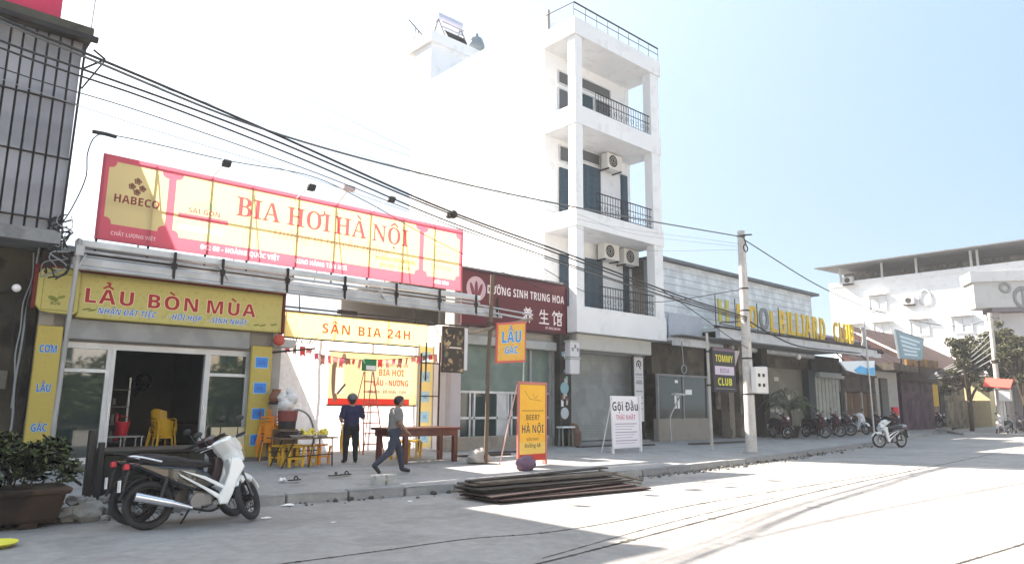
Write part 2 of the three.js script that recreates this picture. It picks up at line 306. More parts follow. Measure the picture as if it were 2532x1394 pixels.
// ------------------------------------------------------------------ far left: tall building clad in grey corrugated sheet
{
  const t = T('corner_building', 'tall building at the far left clad in grey ribbed metal sheeting', 'building', [-2.5, 0, -16.5]);
  part(t, 'lower_wall', [pb(-9, 2.22, 0, 4.5, 16.6, 29.9)], MT.darkWall);
  parts(t, 'pilaster', [pb(1.05, 1.3, 0.1, 4.5, 16.48, 16.6), pb(-1.4, -1.1, 0.1, 4.5, 16.48, 16.6)], MT.dark);
  part(t, 'upper_wall', pb(-9, 2.26, 4.75, 8.7, 15.76, 29.8), M([0.04, 0.042, 0.05], { roughness: 0.7 }));
  part(t, 'edge_beam', pb(-9, 2.32, 4.5, 4.75, 15.58, 16.6), M([0.27, 0.28, 0.29], { tx: 'concrete' }));
  const shape = [0, 1, 2].map((k) => prep(ext([[0.012, 0], [0.152, 0], [0.164, 0.02], [0.164, 3.93], [0, 3.93], [0, 0.02]], 0.055, 0.006)));
  const tones = [[0.3, 0.305, 0.335], [0.275, 0.28, 0.31], [0.325, 0.33, 0.355]].map((c) => M(c, { tx: 'metal', roughness: 0.5, metalness: 0.15 }));
  for (let i = 0; i < 30; i++) { const s = new THREE.Mesh(shape[i % 3], tones[Math.floor(rnd() * 3)]); s.name = 'cladding_sheet'; s.position.set(2.32 - 0.2 * (i + 1) + 0.02 + 2.5, 4.76, -15.7 + rr(-0.006, 0.006) + 16.5); s.castShadow = s.receiveShadow = true; t.add(s); }
  parts(t, 'clamp_rail', [4.95, 6.2, 7.35].map((y) => pb(-4, 2.34, y, y + 0.025, 15.63, 15.672)), MT.darkSteel);
  const roof = part(t, 'roof_slab', [pb(-9, 2.42, 8.7, 8.92, 15.35, 30.1)], M([0.16, 0.165, 0.15], { tx: 'dirtywall' }));
  part(roof, 'gutter', pb(-9, 2.5, 8.62, 8.72, 15.26, 15.36), MT.darkSteel);
  part(t, 'parapet', pb(-9, 1.86, 8.92, 9.75, 15.55, 15.75), M([0.55, 0.035, 0.10], { tx: 'plaster' }), 'crimson painted roof parapet');
  part(t, 'bracket', [cyl(V(2.32, 8.1, -15.6), V(2.66, 8.32, -15.3), 0.02), cyl(V(2.66, 8.32, -15.3), V(2.44, 8.45, -15.3), 0.02), cyl(V(2.36, 7.7, -15.6), V(2.66, 8.3, -15.3), 0.016)], MT.darkSteel);
  part(t, 'corner_pipe', [cyl(V(2.3, 4.8, -15.6), V(2.34, 8.6, -15.58), 0.022)], MT.darkSteel);
  part(t, 'mast', cyl(V(2.4, 8.9, -15.6), V(2.44, 11.2, -15.6), 0.014), MT.galv);
}
{ // meters, lamp and wiring on the dark wall
  const t = T('wall_lamp', 'small white dome lamp on the dark wall beside the yellow sign', 'lamp', [1.72, 3.62, -15.9]);
  part(t, 'shade', new THREE.SphereGeometry(0.075, 14, 10).translate(1.76, 3.62, -15.9), MT.plasticWhite);
  part(t, 'arm', cyl(V(1.74, 3.6, -15.95), V(1.6, 3.58, -16.6), 0.016), MT.black);
  for (const [i, [x0, y0, y1]] of [[1.98, 0.4, 4.6], [1.92, 1.4, 4.4], [2.06, 0.9, 4.7], [1.86, 2.2, 3.9]].entries()) {
    const pts = range(0, 1, 6).map((k) => [x0 + rr(-0.05, 0.05) + (k > 0.8 ? 0.1 : 0), y0 + (y1 - y0) * k, -16.3 + rr(-0.05, 0.05)]);
    one('conduit', ['pale service pipe nearest the left yellow panel', 'short grey conduit running down the dark wall', 'black cable hanging beside the round edge of the yellow sign', 'thin loop of cable at the left of the yellow sign'][i], 'conduit', tube(pts, i === 0 ? 0.022 : 0.013, 30), i < 2 ? MT.cableGrey : MT.cable, [x0, 0, -16.3]);
  }
  const b = T('cable_tangle', 'tangled black cable coils at the corner above the yellow sign', 'cables', [2.3, 4.3, -15.7]);
  for (let k = 0; k < 9; k++) part(b, 'coil', tube(range(0, 1, 7).map((q) => [2.3 + rr(-0.22, 0.22), 3.9 + q * 1.1 + rr(-0.12, 0.12), -15.6 + rr(-0.12, 0.1)]), rr(0.008, 0.018), 36, 5), k % 3 ? MT.cable : MT.cableGrey);
  const m = T('wall_box', 'pale meter boxes fixed to the dark wall above the bush', 'meter box', [1.6, 1.9, -16.5]);
  parts(m, 'box', [prb(1.62, 1.86, 1.75, 2.1, 16.42, 16.6), prb(1.4, 1.58, 2.15, 2.4, 16.42, 16.6)], M([0.4, 0.4, 0.4], { tx: 'dirtywall' }));
}

const PANE = new THREE.MeshPhysicalMaterial({ color: C(0.035, 0.05, 0.045), roughness: 0.03, ior: 2.0 });
// ------------------------------------------------------------------ hotpot shop
{
  const t = T('hotpot_shop', 'single storey shop with white framed glass front under the yellow red-lettered sign', 'shop', [4.7, 0, -16.5]);
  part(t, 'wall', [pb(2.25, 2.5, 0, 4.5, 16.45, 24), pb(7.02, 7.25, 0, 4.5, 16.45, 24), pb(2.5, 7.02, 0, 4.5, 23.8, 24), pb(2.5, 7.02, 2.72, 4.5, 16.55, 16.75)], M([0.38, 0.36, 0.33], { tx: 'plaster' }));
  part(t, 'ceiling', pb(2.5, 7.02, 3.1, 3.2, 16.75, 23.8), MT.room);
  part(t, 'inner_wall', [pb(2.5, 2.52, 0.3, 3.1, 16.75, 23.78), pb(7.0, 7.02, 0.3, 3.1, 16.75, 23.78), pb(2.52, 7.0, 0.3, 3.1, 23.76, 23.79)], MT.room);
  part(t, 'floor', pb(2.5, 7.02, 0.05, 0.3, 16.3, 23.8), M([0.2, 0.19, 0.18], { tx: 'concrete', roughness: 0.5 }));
  part(t, 'roof', pb(2.1, 7.35, 4.5, 4.62, 16.2, 24.2), MT.grey);
  part(t, 'shutter_box', prb(2.68, 6.42, 2.76, 3.18, 16.3, 16.55, 0.04), M([0.34, 0.345, 0.34], { tx: 'metal', roughness: 0.6 }));
  const f = part(t, 'door_frame', [pb(2.7, 6.52, 2.6, 2.72, 16.5, 16.62), pb(2.7, 2.77, 0.3, 2.6, 16.5, 16.6), pb(3.52, 3.6, 0.3, 2.6, 16.5, 16.62), pb(3.6, 3.68, 0.3, 2.6, 16.49, 16.59), pb(5.5, 5.62, 0.3, 2.6, 16.5, 16.62), pb(6.44, 6.52, 0.3, 2.6, 16.5, 16.6), pb(2.77, 3.52, 2.12, 2.19, 16.5, 16.6), pb(5.62, 6.44, 2.12, 2.19, 16.5, 16.6), pb(2.77, 3.52, 0.3, 0.42, 16.5, 16.6), pb(5.62, 6.44, 0.3, 0.42, 16.5, 16.6)], MT.alu);
  for (const [x0, x1] of [[2.77, 3.52], [5.62, 6.44]]) for (const [y0, y1] of [[0.42, 2.12], [2.19, 2.6]]) part(t, 'pane', pb(x0, x1, y0, y1, 16.548, 16.552), PANE);
  parts(f, 'handle', [cyl(V(3.64, 1.15, -16.45), V(3.64, 1.45, -16.45), 0.012), cyl(V(5.53, 1.15, -16.45), V(5.53, 1.45, -16.45), 0.012)], MT.chrome);
  part(t, 'valance', pb(2.15, 7.2, 4.16, 4.46, 16.15, 16.4), MT.woodDark);
}
const YEL = '#b8a63c';
{ // yellow fascia sign
  const t = T('shop_sign', 'long yellow sign with red LẨU BÒN MÙA lettering above the open shop', 'sign', [4.6, 3.2, -16.3]);
  const round = [[0, 0.14], [0.1, 0.03], [0.26, 0], [0.66, 0], [0.72, 0.06], [0.72, 0.84], [0.66, 0.9], [0.16, 0.9], [0.05, 0.84], [0, 0.74]];
  part(t, 'end_panel', [ext(round.map(([a, b]) => [2.1 + a, 3.22 + b]), 0.1, 0.02).translate(0, 0, -16.1)], print(512, 512, (x, w, h) => {
    x.fillStyle = '#b8ae62'; x.fillRect(0, 0, w, h); speckle(x, w, h, 160, ['#8f8d30', '#c8b655', '#7d7a2c'], 20);
  }), 'rounded yellow end panel');
  part(t, 'emblem', face(2.18, 2.76, 3.26, 4.02, 16.047), print(256, 280, (x, w, h) => {
    x.fillStyle = '#b8ac62'; x.fillRect(0, 0, w, h); x.strokeStyle = '#8d7a2b'; x.lineWidth = 6; x.strokeRect(8, 8, w - 16, h - 16); x.fillStyle = '#6d7a24'; x.beginPath(); x.ellipse(90, 190, 40, 16, 0.3, 0, 7); x.ellipse(150, 175, 30, 10, -0.3, 0, 7); x.fill(); vtext(x, 'BÒN', 110, 235, 34, { color: '#4f5420' }); speckle(x, w, h, 100, ['#8f8d30', '#c8b655'], 14);
  }));
  part(t, 'board', prb(2.82, 7.08, 3.18, 4.1, 16.14, 16.3, 0.02), M([0.42, 0.35, 0.07], { roughness: 0.5 }));
  part(t, 'letters', face(2.84, 7.06, 3.2, 4.08, 16.136), print(2048, 440, (x, w, h) => {
    x.fillStyle = '#beb46a'; x.fillRect(0, 0, w, h); speckle(x, w, h, 500, ['#989048', '#c2b873', '#8b8236'], 22);
    vtext(x, 'LẨU', 262, 290, 205, { color: '#a3142c', outline: ['#e9d3a4', 12], stretch: 1.12, gap: 16 });
    vtext(x, 'BÒN', 862, 290, 205, { color: '#a3142c', outline: ['#e9d3a4', 12], stretch: 1.12, gap: 16 });
    vtext(x, 'MÙA', 1462, 290, 205, { color: '#a3142c', outline: ['#e9d3a4', 12], stretch: 1.12, gap: 16 });
    const blue = { color: '#2f6fd0', outline: ['#d9dccb', 8], italic: 0.2, font: 'bold {}px sans-serif' };
    vtext(x, 'NHẬN ĐẶT TIỆC', 430, 392, 84, { ...blue, stretch: 0.86 }); vtext(x, '- HỘI HỌP', 980, 392, 84, { ...blue, stretch: 0.86 }); vtext(x, '- SINH NHẬT', 1430, 392, 84, { ...blue, stretch: 0.86 });
    x.fillStyle = '#6d7424'; for (const q of [70, 120, 1760, 1830, 1960]) { x.beginPath(); x.ellipse(q, 360 + (q % 7) * 6, 40, 9, -0.25, 0, 7); x.fill(); }
  }));
  part(t, 'trim', [pb(2.1, 7.12, 4.1, 4.15, 16.06, 16.3), pb(7.08, 7.13, 3.16, 4.1, 16.1, 16.3), pb(2.04, 2.1, 3.3, 4.15, 16.06, 16.3)], M([0.32, 0.05, 0.04], { tx: 'wood' }));
}
function tagPanel(x0, x1, y0, y1, p, words, label, mo) {
  const t = T('panel_sign', label, 'sign', [(x0 + x1) / 2, y0, -p]);
  part(t, 'board', prb(x0, x1, y0, y1, p, p + 0.09, 0.03), M([0.45, 0.34, 0.07], { roughness: 0.5, ...mo }));
  part(t, 'print', face(x0 + 0.02, x1 - 0.02, y0 + 0.02, y1 - 0.02, p - 0.004), print(256, Math.round(256 * (y1 - y0) / (x1 - x0)), (x, w, h) => {
    x.fillStyle = '#b9a650'; x.fillRect(0, 0, w, h); speckle(x, w, h, 260, ['#9a8a40', '#c9ba6c'], 14);
    words.forEach((s, i) => { const cy = h * (i + 0.5) / words.length * 0.94 + h * 0.03; if (words.length > 3) { x.fillStyle = '#8db3cf'; x.fillRect(w * 0.16, cy - w * 0.27, w * 0.68, w * 0.54); x.fillStyle = '#2f7fd6'; x.fillRect(w * 0.2, cy - w * 0.22, w * 0.6, w * 0.44); vtext(x, s, w / 2, cy + w * 0.1, w * 0.27, { color: '#1846a8', outline: ['#5aa0e6', 5], stretch: Math.min(0.8, 1.9 / s.length) }); } else vtext(x, s, w / 2, cy + w * 0.14, w * 0.46, { color: '#2a64b8', outline: ['#9fc3d8', 12], stretch: 0.72 }); });
  }, mo));
  return t;
}
tagPanel(2.22, 2.66, 0.55, 3.0, 16.28, ['CƠM', 'LẨU', 'GÁC'], 'narrow yellow panel with blue words left of the open doorway');
tagPanel(6.46, 6.97, 0.3, 2.86, 16.28, ['NGAN', 'NHẬU', 'CƠM', 'DÊ'], 'yellow panel with four blue squares right of the open doorway');
{ // things inside the open shop
  const tb = T('metal_table', 'small table with white tube legs inside the open shop doorway', 'table', [4.2, 0.3, -17.7]);
  part(tb, 'tabletop', pb(3.72, 4.62, 0.76, 0.79, 17.4, 17.95), M([0.3, 0.3, 0.3], { roughness: 0.3 }));
  for (const [x, p] of [[3.76, 17.44], [4.58, 17.44], [3.76, 17.9], [4.58, 17.9], [4.16, 17.44]]) part(tb, 'leg', cyl(V(x, 0.3, -p), V(x, 0.76, -p), 0.014), MT.alu);
  const rs = T('red_bucket', 'red plastic bucket standing on the small tube-legged table', 'bucket', [4.2, 0.79, -17.7]);
  part(rs, 'bucket', new THREE.LatheGeometry([[0, 0], [0.11, 0], [0.15, 0.28], [0.155, 0.3], [0.14, 0.3], [0.1, 0.02]].map((q) => new THREE.Vector2(...q)), 18).translate(4.22, 0.79, -17.7), MT.redPl);
  part(rs, 'handle', new THREE.TorusGeometry(0.14, 0.008, 6, 14, Math.PI).translate(4.22, 1.08, -17.7), MT.redPl);
  const sh = T('shelf', 'white shelf of goods standing in the dark shop', 'shelf', [4.1, 0.3, -18.8]);
  parts(sh, 'upright', [pb(4.05, 4.09, 0.3, 2.1, 18.6, 18.64), pb(4.5, 4.54, 0.3, 2.1, 18.6, 18.64)], MT.alu);
  for (const y of [0.6, 1.0, 1.4, 1.8]) part(sh, 'shelf_board', pb(4.05, 4.54, y, y + 0.02, 18.6, 18.9), MT.grey);
  for (let k = 0; k < 10; k++) { const x = 4.13 + (k % 4) * 0.11, y = [0.62, 1.02, 1.42][Math.floor(k / 4)]; one('goods_jar', 'jars and packets on the shelf in the dark shop', 'jar', new THREE.CylinderGeometry(0.035, 0.04, rr(0.12, 0.25), 10).translate(x, y + 0.12, -18.75), [MT.plasticWhite, MT.grey, MT.redPl, MT.wood][k % 4], [x, y, -18.75], 'goods on the dark shelf'); }
  const fan = T('wall_fan', 'dark fan hanging on the back wall of the open shop', 'fan', [5.9, 2.05, -22.9]);
  part(fan, 'cage', new THREE.TorusGeometry(0.24, 0.02, 6, 20).translate(5.9, 2.1, -22.9), MT.black); part(fan, 'blade', [0, 1, 2].map((k) => bx(-0.04, 0.04, 0, 0.2, -0.01, 0.01).rotateZ(k * 2.09).translate(5.9, 2.1, -22.9)), MT.dark); part(fan, 'arm', cyl(V(5.9, 1.95, -22.92), V(5.9, 1.7, -23.7), 0.025), MT.black);
  const rt = T('dark_table', 'dark maroon table behind the yellow chair in the shop', 'table', [5.6, 0.3, -18.6]);
  part(rt, 'tabletop', prb(5.3, 6.5, 0.98, 1.03, 18.4, 19.1), MT.maroon); for (const [x, p] of [[5.36, 18.46], [6.44, 18.46], [5.36, 19.04], [6.44, 19.04]]) part(rt, 'leg', pb(x - 0.03, x + 0.03, 0.3, 0.98, p - 0.03, p + 0.03), MT.maroon);
  const bd = L('leaning_board', 'cream board leaning against the right glass pane', 'board', [6.1, 0.3, -16.28]);
  const bg = part(bd, 'panel', rb(-0.38, 0.38, 0, 0.7, -0.015, 0.015, 0.008), M([0.56, 0.47, 0.3], { roughness: 0.6 })); bg.rotation.x = -0.22;
}
// a plastic armchair; the photograph shows them stacked, so each one in a stack is a chair of its own
function plasticChair(mat, label, at, turn, group) {
  const t = L('plastic_chair', label, 'chair', at, turn, group);
  part(t, 'seat', rb(-0.21, 0.21, 0.41, 0.435, -0.2, 0.2, 0.012), mat);
  const back = new THREE.CylinderGeometry(0.24, 0.23, 0.42, 16, 1, true, Math.PI - 0.95, 1.9), P = back.attributes.position;
  for (let i = 0; i < P.count; i++) { const y = P.getY(i); if (y > 0) P.setY(i, y - 0.5 * Math.abs(P.getX(i)) ** 1.6 * 1.6); P.setZ(i, P.getZ(i) - (y + 0.21) * 0.2); }
  back.computeVertexNormals(); part(t, 'backrest', back.translate(0, 0.64, 0.02), mat.clone()).material.side = THREE.DoubleSide;
  for (const s of [-1, 1]) { part(t, 'armrest', tube([[s * 0.2, 0.6, -0.17], [s * 0.23, 0.62, 0], [s * 0.22, 0.6, 0.17], [s * 0.2, 0.43, 0.18]], 0.018, 12, 6), mat); part(t, 'leg', cyl(V(s * 0.19, 0.41, 0.18), V(s * 0.23, 0, 0.22), 0.02, 0.016, 8), mat); part(t, 'leg', cyl(V(s * 0.19, 0.41, -0.17), V(s * 0.23, 0, -0.24), 0.02, 0.016, 8), mat); }
  return t;
}
function chairStack(mat, n, at, turn, label, group, source) {
  const ord = ['undermost', 'second from below', 'third from below', 'fourth from below', 'fifth from below', 'sixth from below']; ord[n - 1] = 'topmost';
  for (let k = 0; k < n; k++) { const lab = ord[k] + ' ' + label, p = [at[0] - k * 0.012, at[1] + k * 0.075, at[2] + k * 0.01]; if (!source) source = plasticChair(mat, lab, p, turn, group); else copy(source, lab, p, turn, group); }
  return source;
}
const yChair = chairStack(MT.yellowPl, 4, [5.12, 0.3, -17.8], 2.9, 'yellow plastic chair in the stack inside the open shop', 'yellow chairs stacked in the shop');

// ------------------------------------------------------------------ billboard of translucent cloth on a steel frame, sun behind it
{
  const t = T('billboard', 'long red and yellow BIA HƠI HÀ NỘI banner billboard above the shops', 'billboard', [7.6, 4.76, -15.95]);
  const art = print(2048, 392, (x, w, h) => {
    const X = (m) => (m - 2.93) / 9.4 * w, Y = (m) => (6.58 - m) / 1.81 * h;
    x.fillStyle = '#da5f70'; x.fillRect(0, 0, w, h);
    const panel = (x0, x1, y0, y1) => { const a = X(x0), b = X(x1), c = Y(y1), d = Y(y0), r = 30; x.beginPath(); x.moveTo(a + r, c); x.lineTo(b - r, c); x.quadraticCurveTo(b - r, c + r, b, c + r); x.lineTo(b, d - r); x.quadraticCurveTo(b - r, d - r, b - r, d); x.lineTo(a + r, d); x.quadraticCurveTo(a + r, d - r, a, d - r); x.lineTo(a, c + r); x.quadraticCurveTo(a + r, c + r, a + r, c); x.closePath(); x.fill(); };
    x.fillStyle = '#e2cb90'; panel(3.06, 4.22, 5.12, 6.45); panel(4.38, 10.8, 5.06, 6.46); panel(10.95, 12.2, 5.06, 6.42);
    x.strokeStyle = x.fillStyle = '#7a4a3a';
    for (const [a, b, s] of [[3.62, 6.12, 1], [3.52, 5.99, 0.9], [3.72, 5.98, 0.9], [3.62, 5.88, 0.9]]) { x.lineWidth = 5; for (let k = 0; k < 5; k++) { x.beginPath(); x.ellipse(X(a) + Math.cos(k * 1.256) * 8 * s, Y(b) + Math.sin(k * 1.256) * 8 * s, 7, 4, k, 0, 7); x.stroke(); } }
    vtext(x, 'HABECO', X(3.64), Y(5.6), 52, { color: '#8a3a36', stretch: 0.95 });
    vtext(x, 'CHẤT LƯỢNG VIỆT', X(3.64), Y(4.9), 24, { color: '#f3c9c6', stretch: 0.9 });
    x.fillStyle = '#cfd6a8'; x.fillRect(X(4.5), Y(5.36), 210, 26); x.fillStyle = '#a7b98a'; x.beginPath(); x.ellipse(X(5.0), Y(5.86), 60, 20, 0, 0, 7); x.fill();
    x.fillStyle = '#de6a74'; x.fillRect(X(4.47), Y(5.62), 235, 26); vtext(x, 'SÀI GÒN', X(5.02), Y(5.66), 34, { color: '#cc3f55', stretch: 1.1 });
    vtext(x, 'BIA HƠI', X(6.9), Y(5.78), 138, { color: '#cf4a50', font: 'bold {}px serif', stretch: 0.93 }); vtext(x, 'HÀ NỘI', X(9.32), Y(5.78), 138, { color: '#cf4a50', font: 'bold {}px serif', stretch: 0.93 });
    vtext(x, 'Hương vị truyền thống', X(8.2), Y(5.42), 62, { color: '#d98e72', font: '{}px serif', stretch: 1.05, italic: 0.2 });
    vtext(x, 'ĐC: 68 - HOÀNG QUỐC VIỆT', X(5.9), Y(4.88), 34, { color: '#f6d3d0', stretch: 0.9 }); vtext(x, 'GIAO HÀNG TẬN NƠI', X(7.9), Y(4.88), 34, { color: '#f6d3d0', stretch: 0.9 });
    vtext(x, 'Hotline: 0936 88 996', X(10.05), Y(5.3), 34, { color: '#8b5a33', stretch: 0.85 }); vtext(x, 'Bia tươi - bia hơi', X(10.05), Y(5.13), 30, { color: '#9b6a43', stretch: 0.9 });
    x.strokeStyle = '#dfa77a'; x.lineWidth = 5; for (let k = 0; k < 3; k++) { x.beginPath(); x.ellipse(X(11.6), Y(5.86 - k * 0.2), 60 - k * 10, 20, 0.2, 0, 5); x.stroke(); }
    vtext(x, 'Thơm mát', X(11.58), Y(5.3), 36, { color: '#dba06e', stretch: 0.9 }); vtext(x, 'MỜI VÀO', X(11.58), Y(4.88), 30, { color: '#f6d3d0', stretch: 0.9 });
  }, { transmission: 0.62, thickness: 0, roughness: 1, side: THREE.DoubleSide });
  part(t, 'banner', face(2.93, 12.33, 4.77, 6.58, 15.9), art);
  for (const x of [2.98, 3.95, 5.12, 6.05, 7.2, 8.2, 9.22, 10.25, 11.3, 12.28]) part(t, 'frame_post', pb(x - 0.02, x + 0.02, 4.5, 6.56, 15.93, 15.97), MT.darkSteel);
  parts(t, 'frame_rail', [pb(2.95, 12.3, 5.6, 5.64, 15.975, 16.0), pb(2.95, 12.3, 6.53, 6.57, 15.975, 16.0), pb(2.95, 12.3, 4.78, 4.82, 15.975, 16.0)], MT.darkSteel);
  parts(t, 'back_brace', [3.95, 6.05, 8.2, 10.25].map((x) => cyl(V(x, 6.45, -16.0), V(x, 4.62, -16.9), 0.02, 0.02, 6)), MT.galv);
}
{ // lamps on arms over the billboard
  const spots = [[5.1, 6.66, 15.0], [7.09, 6.55, 15.0], [9.29, 6.71, 15.0], [11.15, 6.64, 15.0]];
  const words = ['leftmost', 'second', 'third', 'rightmost']; let first;
  spots.forEach(([x, y, p], i) => {
    const lab = words[i] + ' dark floodlight on a thin arm above the long billboard';
    if (first) { copy(first, lab, [x, y, -p], 0, 'floodlights over the billboard'); return; }
    const t = first = L('floodlight', lab, 'floodlight', [x, y, -p], 0, 'floodlights over the billboard');
    part(t, 'housing', rb(-0.095, 0.095, -0.075, 0.075, -0.04, 0.05, 0.02).rotateX(0.6), MT.black); part(t, 'lens', bx(-0.08, 0.08, -0.06, 0.06, -0.006, 0.006).rotateX(0.6).translate(0, -0.03, -0.036), MT.darkGlass);
    part(t, 'arm', cyl(V(0, 0.05, 0.02), V(0.02, -0.12, -0.96), 0.012, 0.012, 6), MT.galv);
  });
  const c = T('wall_camera', 'small pale box camera between the floodlights above the billboard', 'camera', [8.25, 6.85, -15.4]);
  part(c, 'housing', prb(8.1, 8.42, 6.8, 6.93, 15.3, 15.45, 0.03), M([0.5, 0.42, 0.44])); part(c, 'bracket', cyl(V(8.25, 6.8, -15.4), V(8.25, 6.55, -15.95), 0.014), MT.galv);
}
{ // silver frame and folded awning under the billboard
  const t = T('folded_awning', 'long silver steel rail and folded awning under the big billboard', 'awning', [7.6, 4.2, -15.7]);
  part(t, 'top_rail', prb(2.58, 12.8, 4.52, 4.66, 15.6, 15.74, 0.03), M([0.72, 0.74, 0.75], { tx: 'metal', roughness: 0.4 }));
  parts(t, 'middle_rail', [cyl(V(2.6, 4.44, -15.66), V(12.8, 4.44, -15.66), 0.03), cyl(V(2.6, 4.36, -15.72), V(12.8, 4.36, -15.72), 0.02)], MT.galv);
  part(t, 'folded_sheet', [prb(2.55, 13.5, 4.12, 4.32, 15.58, 15.82, 0.05), cyl(V(2.5, 4.1, -15.6), V(13.6, 4.1, -15.6), 0.045)], MT.galv);
  for (const x of [2.62, 4.4, 5.4, 6.9, 8.4, 9.9, 11.3, 12.6, 13.4]) part(t, 'clamp', [pb(x - 0.025, x + 0.025, 4.08, 4.66, 15.55, 15.59), pb(x - 0.05, x + 0.05, 4.3, 4.42, 15.54, 15.6)], MT.darkSteel);
  parts(t, 'cross_bar', [cyl(V(5.3, 4.5, -15.56), V(5.55, 4.2, -15.56), 0.02), cyl(V(9.3, 4.45, -15.56), V(9.55, 4.2, -15.56), 0.02), cyl(V(12.6, 4.25, -15.7), V(14.2, 4.05, -15.1), 0.03), cyl(V(12.7, 4.4, -15.7), V(14.4, 4.22, -15.2), 0.025)], MT.galv);
  const pl = T('awning_pole', 'pale steel pole standing before the left glass pane and yellow sign', 'pole', [2.62, 0.2, -15.45]);
  part(pl, 'pole', cyl(V(2.52, 0.17, -15.4), V(2.62, 4.62, -15.45), 0.045, 0.04, 12), M([0.42, 0.41, 0.4], { tx: 'metal', roughness: 0.6 })); part(pl, 'bracket', [pb(2.56, 2.7, 4.3, 4.5, 15.38, 15.52), cyl(V(2.6, 4.0, -15.43), V(2.75, 4.35, -15.5), 0.025)], MT.galv);
}
{ // leaning pole with a hanging LAU sign
  const t = T('sign_pole', 'crooked grey wooden pole holding the small LẨU sign', 'pole', [10.9, 0.18, -13]);
  part(t, 'pole', [tube([[10.88, 0.1, -13], [10.93, 1.2, -13.02], [10.9, 2.4, -12.98], [11.0, 3.5, -13.02], [11.02, 4.7, -13]], 0.05, 30, 8)], M([0.26, 0.235, 0.21], { tx: 'wood', roughness: 0.9 }));
  part(t, 'crossarm', cyl(V(10.3, 3.2, -12.98), V(12.35, 3.72, -12.96), 0.04, 0.035, 8), M([0.5, 0.47, 0.43], { tx: 'wood' }));
  part(t, 'tie', tube([[10.95, 3.3, -12.93], [11.05, 3.45, -12.9], [10.9, 3.5, -13.05], [11.02, 3.32, -12.95]], 0.012, 16, 5), MT.black);
  const s = T('hanging_sign', 'small yellow LẨU sign with red edge hanging on the crooked pole', 'sign', [11.55, 2.5, -12.9]);
  const sh = ext([[11.06, 2.52], [12.05, 2.6], [12.06, 3.62], [11.08, 3.5]], 0.05, 0.012).translate(0, 0, -12.9);
  part(s, 'board', sh, M([0.55, 0.1, 0.07], { roughness: 0.5 }));
  const g = new THREE.BufferGeometry(); g.setAttribute('position', new THREE.Float32BufferAttribute([11.11, 2.58, -12.872, 12.0, 2.65, -12.872, 12.01, 3.56, -12.872, 11.13, 3.45, -12.872], 3)); g.setAttribute('uv', new THREE.Float32BufferAttribute([0, 0, 1, 0, 1, 1, 0, 1], 2)); g.setIndex([0, 1, 2, 0, 2, 3]); g.computeVertexNormals(); g.userData.keepUV = true;
  part(s, 'print', g, print(512, 512, (x, w, h) => { x.fillStyle = '#d9a83f'; x.fillRect(0, 0, w, h); speckle(x, w, h, 200, ['#c98d35', '#e3bb57', '#d07a3a'], 26); vtext(x, 'LẨU', w / 2, 262, 226, { color: '#2380d2', outline: ['#a8cfd4', 14], stretch: 0.9, gap: 6 }); vtext(x, 'GÁC', w / 2, 420, 140, { color: '#2f8fd6', outline: ['#a8cfd4', 10], stretch: 0.9, gap: 4 }); }));
  part(s, 'wire', [cyl(V(11.2, 3.48, -12.9), V(11.2, 3.44 + 0.02, -12.95), 0.006), cyl(V(11.9, 3.58, -12.9), V(11.9, 3.6, -12.95), 0.006), cyl(V(12.02, 1.4, -12.95), V(12.02, 2.62, -12.92), 0.02)], MT.galv);
}
